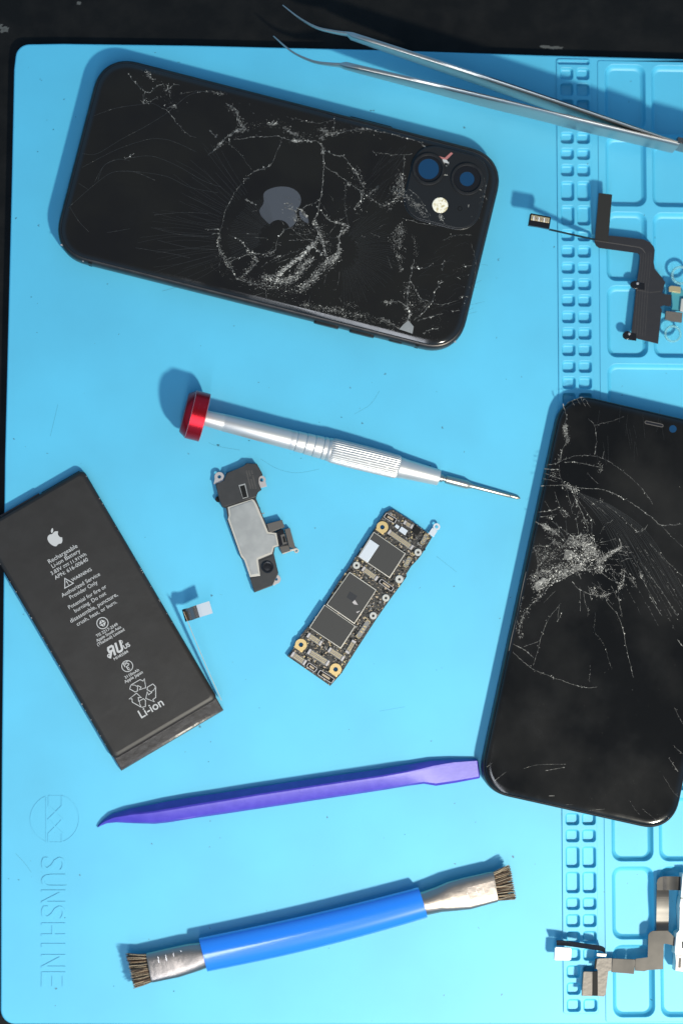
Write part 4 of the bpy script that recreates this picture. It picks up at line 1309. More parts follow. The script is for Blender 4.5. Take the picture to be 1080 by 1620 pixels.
lathe_x(bm, [(xs(201), 16.6 * g), (xs(199), 16.9 * g), (xs(196.5), 16.4 * g), (xs(194.5), 16.4 * g), (xs(193), 16.0 * g), (xs(185), 15.4 * g), (xs(136), 12.8 * g), (xs(134.6), 12.2 * g), (xs(134.5), 5 * g)], 64)
finish(bm, 'collar', m_alu, drv, smooth=30)
bm = bmesh.new()
lathe_x(bm, [(xs(137), 6.2 * g), (xs(129), 6.2 * g), (xs(128), 4.4 * g), (xs(124), 4.4 * g), (xs(123), 6.4 * g), (xs(88), 6.6 * g), (xs(87), 6.0 * g), (xs(80), 3.8 * g), (xs(76), 3.6 * g), (xs(18), 3.3 * g), (xs(17), 2.7 * g), (xs(15), 3.2 * g), (xs(4), 2.7 * g), (xs(0), .5 * g)], 32)
finish(bm, 'bit', m_steel, drv, smooth=35)

# ================================================================== tweezers
twz = T('tweezers', 'long steel tweezers with curved needle tips lying across the top edge of the blue mat', 'tweezers', 760, 140)
def arm(tip, body, zt):
    """tip: centre-line pixels of the bent needle; body: (px, py of the upper edge, height mm of the vertical flat)"""
    bm = bmesh.new()
    rings = []
    tp = smooth_path([Vector(twz.loc(*p)) for p in tip], 5)
    nt_ = len(tp)
    def ring(p, t, hz, th):
        s_ = Vector((-t.y, t.x, 0)).normalized()
        k = 12
        r = []
        for i in range(k):
            a = 2 * math.pi * i / k
            c_, s2 = math.cos(a), math.sin(a)
            c_ = math.copysign(abs(c_) ** .5, c_)
            s2 = math.copysign(abs(s2) ** .5, s2)
            r.append(p + s_ * (c_ * th / 2) + Vector((0, 0, s2 * hz / 2)))
        return r
    for i, p in enumerate(tp):
        t = tp[min(i + 1, nt_ - 1)] - tp[max(i - 1, 0)]
        f = i / (nt_ - 1)
        rings.append(ring(p, t, (.35 + 3.4 * f ** 1.1), .35 + .75 * f ** .8))
    bp = [(Vector(twz.loc(x, y_, z)), h, th) for x, y_, z, h, th in body]
    for i, (p, h, th) in enumerate(bp):
        t = bp[min(i + 1, len(bp) - 1)][0] - bp[max(i - 1, 0)][0]
        rings.append(ring(p - Vector((0, 0, h / 2)), t, h, th))
    loft(bm, rings)
    return finish(bm, 'arm', m_twz, twz, smooth=50)
def bodyline(a, b, za, zb, ha, hb, n=14, bow=0.0, tha=2.1, thb=1.6):
    out_ = []
    for k in range(n + 1):
        t = k / n
        h = ha + (hb - ha) * min(1, t * 1.5) ** .8
        out_.append((a[0] + (b[0] - a[0]) * t, a[1] + (b[1] - a[1]) * t - bow * 4 * t * (1 - t), za + (zb - za) * t, h, tha + (thb - tha) * t))
    return out_
arm([(447, 8, 10), (474, 29, 10.5), (501, 44, 11.2), (530, 51, 11.8), (550, 54, 12.3)], bodyline((557, 54), (1003, 201), 15.5, 18.5, 5.0, 13.0, bow=2) + [(1050, 217, 18.5, 13, 1.3), (1072, 224, 18.5, 13, 1.2)], 0)
arm([(432.5, 57, 8), (462, 82, 9), (494, 97, 10), (520, 101.5, 11), (538, 103, 11.5)], bodyline((547, 101), (880, 179.5), 15.5, 18.5, 5.0, 13.0, bow=1.5) + bodyline((900, 184.5), (1074, 227), 18.5, 18.5, 13, 13, n=5), 0)
bm = bmesh.new()
a, b = twz.loc(1068, 224, 13.6), twz.loc(1130, 241, 13.6)
t = (b - a).normalized()
box(bm, ((a + b) / 2)[:2], Vector(t[:2]), 2.2, (b - a).length, 6.2, 17.0, .3)
finish(bm, 'welded_heel', m_darkm, twz, smooth=35)

# ================================================================== purple spudger
spu = T('spudger', 'purple plastic prying stick with a hooked point and a flat chisel end', 'prying tool', 455, 1255)
st = [  # upper edge px, lower edge px, ridge share, height, edge height
    ((154.4, 1308.5), (155.4, 1309.0), .5, 1.0, .6), ((158, 1303), (160, 1306.4), .5, 1.6, .7), ((166, 1295.5), (169, 1302.6), .45, 2.4, .9), ((178, 1287.5), (184, 1301), .42, 3.6, 1.2), ((207, 1279), (212, 1302.5), .4, 5.0, 1.8),
    ((240, 1273), (245, 1303.4), .4, 5.8, 2.2), ((262, 1268.5), (268, 1301), .40, 6.2, 2.4), ((300, 1262), (306, 1294.6), .40, 6.4, 2.5), ((350, 1254.5), (356, 1287.5), .38, 6.5, 2.5), ((400, 1246.5), (406, 1280), .36, 6.5, 2.5),
    ((500, 1231.5), (506, 1265), .35, 6.5, 2.5), ((600, 1217), (606, 1250), .34, 6.5, 2.4), ((640, 1210.5), (645, 1243.4), .32, 6.1, 2.3), ((664, 1206.5), (670, 1240), .28, 5.0, 2.2), ((682, 1203.5), (689, 1243.2), .2, 4.4, 2.2), ((715, 1201.5), (720, 1238.5), .12, 3.8, 1.9), ((752.5, 1201), (757, 1231.5), .08, 2.8, 1.2), ((754.5, 1202.5), (758.6, 1230), .08, 2.3, .9)]
bm = bmesh.new()
rings = []
for up, lo, rs, h, eh in st:
    U, Lw = spu.loc(*up, eh), spu.loc(*lo, eh)
    v = Lw - U
    q = lambda t, z: Vector((U.x + v.x * t, U.y + v.y * t, z))
    rings.append([q(.06, .12), q(0, eh * .7), q(.0, eh + .2), q(rs * .8, h - .25), q(rs, h), q(rs + .10, h - .12), q(.90, eh + .8 * (h - eh) * .55), q(1, eh), q(1, eh * .6), q(.93, .12)])
loft(bm, rings)
finish(bm, 'spudger_body', m_purple, spu, smooth=27)
bm = bmesh.new()      # shallow thumb scoop near the hook
sc_c = spu.loc(296, 1284, 0); sc_d = Vector((spu.loc(330, 1278.5, 0) - sc_c)[:2]).normalized(); sn = Vector((-sc_d.y, sc_d.x))
rings = []
for f_, z in ((1.0, 4.55), (.9, 4.75), (.72, 4.7), (.4, 4.62)):
    rings.append([(sc_c.x + sc_d.x * 6.4 * f_ * math.cos(a) + sn.x * 2.3 * f_ * math.sin(a), sc_c.y + sc_d.y * 6.4 * f_ * math.cos(a) + sn.y * 2.3 * f_ * math.sin(a), z + .55 * math.sin(a) + .0) for a in [6.2832 * k / 24 for k in range(24)]])
loft(bm, rings)
finish(bm, 'thumb_scoop', m_purple, spu, smooth=60)

# ================================================================== double ended brush
bru = T('brush', 'double ended cleaning brush with glossy blue handle and crimped metal ferrules', 'brush', 500, 1470)
def ell(bm, stn, n=28, p=2.6, mi=0):
    """stations: upper px, lower px, centre height, half height"""
    rings = []
    for up, lo, zc_, hh, *pp in stn:
        U, Lw = bru.loc(*up, zc_), bru.loc(*lo, zc_)
        c_ = (U + Lw) / 2
        a_ = (U - Lw) / 2
        pw = pp[0] if pp else p
        r = []
        for k in range(n):
            t = 6.2832 * k / n
            cc, ss = math.cos(t), math.sin(t)
            cc = math.copysign(abs(cc) ** (2 / pw), cc)
            ss = math.copysign(abs(ss) ** (2 / pw), ss)
            r.append((c_.x + a_.x * cc, c_.y + a_.y * cc, c_.z + hh * ss))
        rings.append(r)
    loft(bm, rings, mi=mi)
bm = bmesh.new()
stn = []
for k in range(13):
    t = k / 12
    bow = 5 * math.sin(t * 3.1416)
    stn.append(((314.8 + (660.5 - 314.8) * t, 1483.7 + (1403.6 - 1483.7) * t + bow * .6), (328.6 + (675 - 328.6) * t, 1537.4 + (1452.6 - 1537.4) * t + bow), 5.0, 4.4, 2.2))
stn = [(stn[0][0], stn[0][1], 5.0, 3.9, 2.2)] + stn + [(stn[-1][0], stn[-1][1], 5.0, 3.9, 2.2)]
stn[0] = ((314.3, 1484.9), (327.8, 1536.4), 5.0, 3.9, 2.2)
stn[-1] = ((661.5, 1404.8), (675.8, 1451.3), 5.0, 3.9, 2.2)
ell(bm, stn, 36)
finish(bm, 'handle', m_blue, bru, smooth=50)
bm = bmesh.new()
ell(bm, [((330, 1487), (338, 1528), 5, 3.6, 2.2), ((314, 1491), (323.5, 1533), 5, 3.6, 2.2), ((300, 1492.5), (309, 1538), 5, 3.0, 2.6), ((275, 1498), (283, 1546), 5, 2.5, 3), ((233.5, 1507.5), (242.5, 1554.2), 5, 2.2, 3.4), ((231.3, 1508.5), (240.2, 1553.8), 5, 2.1, 3.4), ((232.5, 1510.5), (240.5, 1552), 5, 1.7, 3.4)])
finish(bm, 'ferrule', m_ferr, bru, smooth=45)
bm = bmesh.new()
ell(bm, [((655, 1412), (664, 1448), 5, 3.7, 2.1), ((668, 1410.5), (678, 1447.5), 5, 3.7, 2.1), ((688, 1403.5), (699, 1443), 5.2, 3.2, 2.3), ((708, 1395), (722, 1441), 5.3, 2.5, 2.8), ((735, 1388), (744, 1438.5), 5.4, 2.2, 3.2), ((776.5, 1378.5), (785, 1427.3), 5.5, 2.1, 3.4), ((779.2, 1379), (786.8, 1426.4), 5.5, 2.0, 3.4), ((778, 1381), (785.4, 1424.5), 5.5, 1.6, 3.4)])
finish(bm, 'ferrule', m_ferr, bru, smooth=45)
bm = bmesh.new()
for (xa, ya, xc, yc) in ((250, 1513, 252, 1523), (262, 1510, 264, 1520), (274, 1507, 276, 1517), (286, 1504, 288, 1514), (738, 1412, 743, 1424), (752, 1408, 755, 1414), (763, 1405, 765, 1412)):
    ribbon2(bm, [bru.loc(xa, ya, 7.2)[:2], bru.loc(xc, yc, 7.2)[:2]], .14, 7.0, 7.42 if xa < 500 else 7.62)
finish(bm, 'crimp_mark', m_alu2, bru, smooth=0, stuff=True)
def bristles(a_up, a_lo, b_up, b_lo, zc_, n):
    bm = bmesh.new()
    for _ in range(n):
        t = R()
        zz = (R() - .5) * 3.0
        p = Vector(a_up).lerp(Vector(a_lo), t)
        q_ = Vector(b_up).lerp(Vector(b_lo), min(max(t + random.gauss(0, .035), -.02), 1.02))
        ov = 1.0 + random.gauss(0, .05)
        q_ = p + (q_ - p) * min(ov, 1.1)
        P0 = bru.loc(p.x, p.y, zc_ + zz * .8)
        P1 = bru.loc(q_.x, q_.y, zc_ + zz * 1.2)
        m_ = (P0 + P1) / 2 + Vector((random.gauss(0, .12), random.gauss(0, .12), .15))
        tube(bm, [P0, m_, P1], [.13, .12, .07], 4, mi=random.choice((0, 0, 1, 1, 2, 2)))
    finish(bm, 'bristle_tuft', m_bris, bru, smooth=60)
bristles((236, 1509), (243, 1552), (201.5, 1508.5), (213.5, 1562), 5, 420)
bristles((776, 1381), (782, 1425), (804, 1369), (814, 1422), 5.5, 420)

# ================================================================== logic board
brd = T('circuit_board', 'narrow black phone circuit board with square chips and gold screw brackets', 'circuit board', 565, 945)
H0, H1 = 0.9, 1.9
outl = [(620.3, 805), (650, 824), (678.5, 845), (683.2, 850), (674, 865), (666, 878), (661, 884.5), (650, 896), (642, 908), (643, 912), (632, 928), (622, 941), (607, 962), (593.7, 981.5), (569.6, 1018.5), (540, 1065), (522.4, 1085),
        (488, 1061), (454.8, 1038), (464, 1026), (477, 1003.7), (486, 992.6), (500, 975), (514, 955.6), (536, 920), (551, 900), (560.5, 884.4), (588.8, 842), (603, 820), (609, 810.5)]
bm = bmesh.new()
prism(bm, [brd.loc(x, y_, H1)[:2] for x, y_ in outl], .05, H1, .1)
finish(bm, 'board', m_pcb, brd, smooth=35)
uL = Vector((brd.loc(522.4, 1085, H1) - brd.loc(454.8, 1038, H1))[:2]).normalized()      # across the board
uV = Vector((brd.loc(566, 880.5, H1) - brd.loc(591, 841, H1))[:2]).normalized()         # along the board
used = []
def quad(name, pts, z0, z1, m, rim=0.0, parent=brd):
    P_ = [Vector(brd.loc(x, y_, z1)[:2]) for x, y_ in pts]
    c_ = sum(P_, Vector((0, 0))) / len(P_)
    used.append(P_)
    o_ = None
    if rim:
        bm_ = bmesh.new()
        prism(bm_, P_, z0, z1 - .08, .05)
        o_ = finish(bm_, name, m_shield, parent, smooth=35)
        bm_ = bmesh.new()
        prism(bm_, [p + (c_ - p).normalized() * rim for p in P_], z0, z1, .05)
        finish(bm_, 'cover', m, o_, smooth=35)
        return o_
    bm_ = bmesh.new()
    prism(bm_, P_, z0, z1, .05)
    return finish(bm_, name, m, parent, smooth=35)
s1 = quad('shielded_chip', [(591, 841), (641.5, 875.8), (616.3, 914.4), (566, 880.5)], H1 - .05, 3.0, m_chip, .4)
quad('silver_pad', [(585.2, 853.2), (599.6, 863), (581.6, 889.6), (567.6, 880.6)], 3.0, 3.06, m_silver, parent=s1)
s2 = quad('processor', [(553, 904.6), (595.6, 933.3), (560.4, 987), (516, 956.5)], H1 - .05, 2.9, m_chip, .4)
bm = bmesh.new()
for poly in (((561, 949), (566, 957), (560, 956), (557, 953)), ((570, 966), (565, 970), (563, 968))):
    prism(bm, [brd.loc(x, y_, 2.9)[:2] for x, y_ in poly], 2.88, 2.93)
finish(bm, 'torn_flake', m_tab, s2, smooth=0)
bm = bmesh.new()
prism(bm, [brd.loc(x, y_, 2.9)[:2] for x, y_ in ((553, 935.5), (565, 943), (559.5, 952.5), (548, 945))], 2.88, 2.915)
finish(bm, 'residue_patch', m_resid, s2, smooth=0)
quad('processor', [(513, 956.5), (562.2, 990.7), (539, 1026), (489, 992.6)], H1 - .05, 3.25, m_chip, .35)
def connector(a, b, wpx, kind=0):
    A_, B_ = brd.loc(*a, 2.6), brd.loc(*b, 2.6)
    d_ = Vector((B_ - A_)[:2])
    l_ = d_.length
    d_.normalize()
    n_ = Vector((-d_.y, d_.x))
    c_ = Vector(((A_ + B_) / 2)[:2])
    w_ = wpx / SC
    used.append([c_ - d_ * l_ / 2 - n_ * w_ / 2, c_ + d_ * l_ / 2 - n_ * w_ / 2, c_ + d_ * l_ / 2 + n_ * w_ / 2, c_ - d_ * l_ / 2 + n_ * w_ / 2])
    bm_ = bmesh.new()
    box(bm_, c_, d_, w_, l_, H1 - .05, 2.45, .06, 0)
    o_ = finish(bm_, 'connector', m_conn if kind != 2 else m_black, brd, smooth=35)
    bm_ = bmesh.new()
    if kind == 0:
        for s_ in (-1, 1):
            box(bm_, c_ + d_ * s_ * (l_ / 2 - .45), d_, w_ * .95, .75, 2.4, 2.75, .05, 0)
        box(bm_, c_ + n_ * w_ * .27, d_, .22, l_ - 2.2, 2.4, 2.65, .0, 1)
        box(bm_, c_ - n_ * w_ * .27, d_, .22, l_ - 2.2, 2.4, 2.65, .0, 1)
        box(bm_, c_, d_, .25, l_ - 2.4, 2.42, 2.52, .0, 2)
    elif kind == 1:
        for s_ in (-1, 1):
            for t in (-1, 1):
                box(bm_, c_ + d_ * s_ * (l_ / 2 - .5) + n_ * t * w_ * .42, d_, .2, 1.0, 2.4, 2.7, 0, 1)
            box(bm_, c_ + d_ * s_ * (l_ / 2 - .12), d_, w_, .2, 2.4, 2.7, 0, 1)
        for k in range(3):
            box(bm_, c_ + d_ * (k - 1) * l_ * .15, d_, w_ * .55, l_ * .07, 2.4, 2.6, 0, 1)
    else:
        for s_ in (-1, 1):
            box(bm_, c_ + d_ * s_ * (l_ / 2 - .12), d_, w_, .25, 2.4, 2.7, 0, 0)
            box(bm_, c_ + n_ * s_ * w_ * .45, d_, .2, l_, 2.4, 2.7, 0, 0)
        box(bm_, c_, d_, w_ * .35, l_ * .5, 2.4, 2.62, 0, 2)
    finish(bm_, 'contacts', [m_tab, m_goldc, m_tan], o_, smooth=0)
for a, b, w_, kd in (((614, 840.4), (652.5, 867), 8, 0), ((573, 898.6), (596.7, 916), 8, 0), ((600.6, 918.3), (621, 933), 7.5, 2), ((486.3, 1003.7), (508.5, 1018.5), 8.5, 0), ((487.2, 1029.6), (519.6, 1050), 9.5, 0),
                     ((519.6, 1026.9), (543.7, 1042.6), 8.5, 0), ((583.5, 981.5), (565, 1009), 7.5, 1), ((560.4, 1013), (548.3, 1033.3), 7, 0), ((461.3, 1034), (483.5, 1049), 9, 0), ((486.3, 1051), (500, 1060.5), 8, 2), ((503.9, 1063), (527, 1077.8), 9, 2),
                     ((608.5, 814.5), (625.8, 825), 9, 2), ((638.4, 825.4), (652.5, 834), 6.5, 0), ((674.6, 845.9), (666.7, 860.8), 7, 1), ((648.6, 881.3), (640, 897), 7.5, 1)):
    connector(a, b, w_, kd)
bm = bmesh.new()
for x, y_, l_, w_, mi in ((628, 833, 1.5, 1.1, 0), (637.6, 839.6, 2.8, 1.9, 0), (658.8, 839.6, 2.4, 2.4, 1)):
    c_ = Vector(brd.loc(x, y_, 2.6)[:2])
    box(bm, c_, uL, w_, l_, H1 - .05, 2.6, .05, mi)
    used.append([c_ + Vector(q) for q in ((-1.5, -1.5), (1.5, -1.5), (1.5, 1.5), (-1.5, 1.5))])
finish(bm, 'capacitor', [m_silver, m_black], brd, smooth=35)
for x, y_, dx, dy in ((604.5, 834, -.2, -1), (476, 1020, -.7, .2), (530.7, 1059, .2, 1)):
    c_ = brd.loc(x, y_, 2.2)
    bm = bmesh.new()
    ring_flat(bm, c_, .8, 2.15, H1 - .1, 2.35, 28, 0, .05)
    b0 = Vector(c_[:2]) + uL * (-1.9 if x < 620 and y_ < 900 or x < 500 else 0) + uV * (1.9 if y_ > 1000 else 0)
    used.append([Vector(c_[:2]) + Vector(q) for q in ((-2.2, -2.2), (2.2, -2.2), (2.2, 2.2), (-2.2, 2.2))])
    e0 = Vector(c_[:2]) + uL * (1.5 if x > 520 and y_ > 1000 else -1.5)
    for su in (-1, 1):
        box(bm, Vector(c_[:2]) + uL * su * (1.45 if y_ > 1000 else 1.2) * .62 + uV * 1.5, uL, 1.2, 1.7, H1 - .1, 2.31, .04)
    finish(bm, 'gold_bracket', m_gold, brd, smooth=40)
    bm = bmesh.new()
    loft(bm, [[(*p, z) for p in circle(c_, 1.02, 20)] for z in (H1 - .1, H1 + .06)])
    finish(bm, 'screw_hole', m_lens, brd, smooth=0)
for x, y_, r_ in ((660.9, 873.7, 1.35), (563.6, 894.2, 1.35), (631.3, 916.2, 1.5), (610, 945.8, 1.35), (590, 974, 1.35)):
    c_ = brd.loc(x, y_, 2.4)
    bm = bmesh.new()
    ring_flat(bm, c_, .45, r_, H1 - .1, 2.5, 24, 0, .15)
    finish(bm, 'standoff', m_washer, brd, smooth=40)
    used.append([Vector(c_[:2]) + Vector(q) for q in ((-1.5, -1.5), (1.5, -1.5), (1.5, 1.5), (-1.5, 1.5))])
bm = bmesh.new()
a, b = brd.loc(680.5, 848, 2.4), brd.loc(690.3, 833.3, 2.4)
d = Vector((b - a)[:2]).normalized()
box(bm, ((a * .6 + b * .4))[:2], d, 2.2, (b - a).length * .62, 1.9, 2.2, .03)
ring_flat(bm, b, .6, 1.3, 1.9, 2.25, 24, 0, .04)
finish(bm, 'screw_tab', m_silver, brd, smooth=40)
def inside(p, poly):
    c_ = False
    n_ = len(poly)
    for i in range(n_):
        a, b = poly[i], poly[i - 1]
        if (a[1] > p[1]) != (b[1] > p[1]) and p[0] < (b[0] - a[0]) * (p[1] - a[1]) / (b[1] - a[1]) + a[0]:
            c_ = not c_
    return c_
op = [brd.loc(x, y_, H1)[:2] for x, y_ in outl]
bm = bmesh.new()
x0, x1 = min(p[0] for p in op), max(p[0] for p in op)
y0, y1 = min(p[1] for p in op), max(p[1] for p in op)
cnt = 0
for _ in range(9000):
    p = (x0 + R() * (x1 - x0), y0 + R() * (y1 - y0))
    if not inside(p, op) or any(inside(p, u_) for u_ in used):
        continue
    l_, w_ = random.choice(((.55, .3), (.4, .22), (.75, .45), (.3, .3)))
    d_ = uL if R() < .5 else uV
    q = [Vector(p) + d_ * l_, Vector(p) - d_ * l_]
    if not all(inside(v, op) for v in q):
        continue
    box(bm, p, d_, w_, l_, H1 - .02, H1 + .15 + R() * .25, 0, random.choice((0, 0, 1, 1, 2, 3, 3, 3)))
    cnt += 1
    if cnt > 620:
        break
finish(bm, 'tiny_component', [m_tan, m_conn, m_goldc, m_black], brd, smooth=0, stuff=True)

# ================================================================== loudspeaker module
spk = T('speaker_module', 'small black loudspeaker module with a bare steel plate and screw tabs', 'phone speaker', 400, 835)
def sp(x, y_, z=3.0):
    return spk.loc(310 + x / 5.4, 700 + y_ / 5.4, z)[:2]
def sprism(name, pts, z0, z1, m, bev=.12, parent=spk):
    bm_ = bmesh.new()
    prism(bm_, [sp(x, y_, z1) for x, y_ in pts], z0, z1, bev)
    return finish(bm_, name, m, parent, smooth=35)
case = sprism('case', [(230, 548), (515, 465), (512, 490), (560, 600), (620, 770), (690, 775), (715, 885), (670, 895), (660, 950), (705, 1115), (655, 1222), (500, 1280), (440, 1085), (448, 1062), (425, 1000), (385, 985), (268, 665), (275, 630), (262, 560)], .1, 2.5, m_speaker, .2)
upc = sprism('upper_housing', [(168, 355), (245, 330), (262, 258), (410, 208), (430, 176), (520, 180), (562, 255), (570, 276), (532, 300), (530, 350), (560, 402), (525, 425), (515, 465), (370, 508), (228, 552), (200, 500), (185, 420)], .3, 3.3, m_speaker, .25)
sprism('steel_rim', [(270, 552), (480, 483), (500, 495), (522, 535), (616, 768), (690, 772), (708, 885), (664, 895), (652, 952), (528, 1000), (550, 1138), (462, 1150), (432, 1060), (415, 1005), (385, 975), (272, 655), (285, 625)], 2.4, 2.75, m_shield, .1)
sprism('steel_plate', [(290, 562), (478, 496), (495, 518), (512, 560), (606, 785), (676, 790), (694, 875), (655, 884), (640, 940), (520, 985), (512, 1010), (535, 1122), (472, 1132), (450, 1060), (430, 1000), (396, 960), (290, 650), (302, 622)], 2.7, 3.0, m_plate, .08)
low = sprism('lower_housing', [(528, 1015), (655, 968), (700, 1112), (640, 1160), (655, 1218), (502, 1274), (462, 1165), (550, 1140)], 2.4, 2.7, m_speaker, .06)
bm = bmesh.new()
c_ = sp(612, 1065, 3.2)
loft(bm, [[(*p, z) for p in circle(c_, r, 32)] for r, z in ((2.15, 2.6), (2.15, 3.3), (1.9, 3.5), (1.45, 3.45), (1.3, 3.2), (.4, 3.25))])
finish(bm, 'rubber_plug', m_ring, spk, smooth=40)
for (x, y_, r0, r1, bx, by, z) in ((200, 293, .62, 1.75, 190, 345, 2.6), (685, 1168, .5, 1.65, 655, 1190, 1.6), (561, 320, .65, 1.5, 572, 368, 2.6)):
    bm = bmesh.new()
    c_ = sp(x, y_, z)
    ring_flat(bm, c_, r0, r1, z - .35, z, 26, 0, .06)
    e_ = Vector(sp(bx, by, z)); cc = Vector(c_)
    d_ = (e_ - cc)
    box(bm, cc + d_ * .85, d_.normalized(), r1 * 1.7, d_.length * .9, z - .34, z - .01, .05)
    finish(bm, 'screw_tab', m_tab, spk, smooth=35)
wd_ = sprism('vent_window', [(364, 364), (421, 350), (448, 466), (402, 480)], 3.25, 3.38, m_plate, .03)
sprism('vent_mesh', [(374, 374), (416, 362), (440, 464), (402, 474)], 3.3, 3.42, m_black, .03, wd_)
# small engraved lines of writing, too fine to read
bm = bmesh.new()
for k, xo in enumerate((425, 447, 470)):
    for j in range(15):
        if R() < .15:
            continue
        y_ = 245 + j * 10.5
        a, b = sp(xo + j * 2.6, y_, 3.3), sp(xo + j * 2.6 + 12, y_ - 3, 3.3)
        ribbon2(bm, [a, b], .2, None, 3.315)
finish(bm, 'engraved_lines', m_brown, spk, smooth=0)
sprism('foam_pad', [(603, 695), (735, 660), (757, 722), (640, 768), (622, 765)], 1.0, 3.4, m_brown, .2)
cb = sprism('spring_contact_block', [(690, 760), (742, 738), (785, 872), (718, 888)], .5, 3.6, m_ring, .15)
sprism('contact_slot', [(722, 790), (755, 780), (778, 862), (742, 874)], 3.5, 3.7, m_brown, .05, cb)
sprism('slot_opening', [(738, 805), (757, 800), (770, 850), (750, 855)], 3.6, 3.74, m_black, .0, cb)
sprism('side_plate', [(758, 742), (802, 730), (850, 905), (795, 892)], .6, 2.4, m_brown, .08)
sprism('contact_foot', [(712, 892), (790, 876), (805, 925), (735, 948)], .3, 1.9, m_brown, .1)
sprism('contact_spring', [(735, 940), (808, 915), (860, 900), (868, 912), (806, 932), (740, 955)], .9, 1.5, m_shield, .05)
bm = bmesh.new()
ring_flat(bm, sp(858, 925, 1.2), .35, .85, .6, 1.0, 18, 0, .05)
finish(bm, 'wire_eye', m_shield, spk, smooth=35)
bm = bmesh.new()
c_ = sp(190, 485, 1.5)
loft(bm, [[(*p, z) for p in circle(c_, 1.0, 16)] for z in (.4, 1.8)])
finish(bm, 'rubber_nub', m_black, spk, smooth=35)
bm = bmesh.new()
tube(bm, [(*sp(545, 600, 2), 2.0), (*sp(566, 608, 2), 2.2), (*sp(585, 602, 2.6), 2.8)], .16, 8)
finish(bm, 'wire_end', m_shield, spk, smooth=35)

# ================================================================== charging flex in the upper tray
flx = T('flex_cable', 'dark grey ribbon cable with a gold connector reaching over the small cells, near the tweezers', 'ribbon cable', 1000, 450)
def fp(x, y_, z=2.4):
    return flx.loc(820 + x / 4.154, 280 + y_ / 4.154, z)
bm = bmesh.new()
prism(bm, [fp(x, y_)[:2] for x, y_ in ((498, 412), (498, 430), (508, 452), (528, 466), (690, 488), (780, 500), (792, 512), (796, 535), (786, 620), (772, 700), (768, 760), (735, 1052), (915, 1096), (928, 960), (940, 872), (926, 852), (955, 842), (985, 850), (1000, 845), (1002, 775), (960, 768), (940, 765), (962, 690), (940, 660), (892, 605), (885, 560), (893, 480), (885, 455), (862, 430), (820, 410), (700, 395), (592, 384), (585, 420))], 2.1, 2.4, .05)
finish(bm, 'ribbon', m_flex, flx, smooth=35)
bm = bmesh.new()
p_ = [fp(x, y_, 2.4) for x, y_ in ((500, 418), (620, 436), (720, 452), (790, 462), (812, 474), (830, 500))]
ribbon2(bm, [v[:2] for v in p_], .22, None, 2.43)
for k_i in range(5):
    o_ = k_i * 17
    ribbon2(bm, [fp(x, y_, 2.4)[:2] for x, y_ in ((800 + o_, 505 - o_ * .1), (798 + o_, 560), (790 + o_, 640), (780 + o_, 730), (760 + o_, 1040 + o_ * .1))], .06, None, 2.412)
ribbon2(bm, [fp(x, y_, 2.4)[:2] for x, y_ in ((776, 742), (860, 760), (930, 752))], .1, None, 2.42)
finish(bm, 'ribbon_seam', m_brown, flx, smooth=0)
bm = bmesh.new()     # folded-up leg
q = [fp(525, 105, 7.5), fp(613, 115, 7.5), fp(587, 424, 3.0), fp(500, 410, 3.0)]
vs1 = [bm.verts.new(v) for v in q]
vs2 = [bm.verts.new(v - Vector((0, 0, .35))) for v in q]
bm.faces.new(vs1); bm.faces.new(vs2[::-1])
for i in range(4):
    j = (i + 1) % 4
    bm.faces.new((vs1[i], vs1[j], vs2[j], vs2[i]))
finish(bm, 'folded_leg', m_black, flx, smooth=0)
bm = bmesh.new()
n = 16
a, b = fp(500, 412, 3.4), fp(200, 345, 11.5)
strip(bm, [a + (b - a) * (k / n) for k in range(n + 1)], lambda i: (0.05, 0, 2.4), .16)
finish(bm, 'standing_ribbon', m_black, flx, smooth=40)
bm = bmesh.new()
prism(bm, [fp(x, y_, 12)[:2] for x, y_ in ((62, 318), (74, 244), (82, 238), (207, 262), (211, 270), (200, 342), (130, 328))], 10.6, 12.2, .12)
co = finish(bm, 'plug', m_ring, flx, smooth=35)
bm = bmesh.new()
prism(bm, [fp(x, y_, 12.3)[:2] for x, y_ in ((84, 248), (203, 270), (198, 303), (78, 282))], 12.1, 12.4, .05, 0)
for k in range(9):
    x_ = 96 + k * 11.5
    prism(bm, [fp(x, y_, 12.5)[:2] for x, y_ in ((x_, 258 + k * 1.9), (x_ + 6, 259 + k * 1.9), (x_ + 4, 286 + k * 1.9), (x_ - 2, 285 + k * 1.9))], 12.3, 12.55, 0, 1 if k % 3 else 2)
prism(bm, [fp(x, y_, 12.5)[:2] for x, y_ in ((92, 262), (192, 281), (190, 289), (90, 270))], 12.3, 12.52, 0, 3)
finish(bm, 'gold_contacts', [m_goldc, m_tan, m_whitec, m_brown], co, smooth=0)
for (x, y_, sx, sy) in ((766, 708, 34, 26), (712, 1040, 30, 28)):
    bm = bmesh.new()
    prism(bm, [fp(x + sx * math.cos(a) - (14 if a_ else 0), y_ + sy * math.sin(a), 2.8)[:2] for a_, a in [(0, 6.2832 * k / 18) for k in range(18)]][::-1], 2.2, 2.9, .1)
    prism(bm, [fp(px_, py_, 2.7)[:2] for px_, py_ in ((x, y_ + sy), (x + 60, y_ + sy + 8), (x + 60, y_ - 10), (x, y_ - sy + 10))], 2.2, 2.6, .05)
    ear = finish(bm, 'mounting_ear', m_ring, flx, smooth=35)
    bm = bmesh.new()
    c_ = fp(x + 14, y_ - 9, 3)
    loft(bm, [[(*p, z) for p in circle(c_, r, 14)] for r, z in ((.5, 2.8), (.5, 3.0), (.3, 3.2))])
    finish(bm, 'pin', m_tab, ear, smooth=35)
bm = bmesh.new()
prism(bm, [fp(x, y_, 2.3)[:2] for x, y_ in ((1000, 745), (1100, 745), (1100, 880), (1000, 880), (1010, 845), (1004, 778))], 1.9, 2.3, .05)
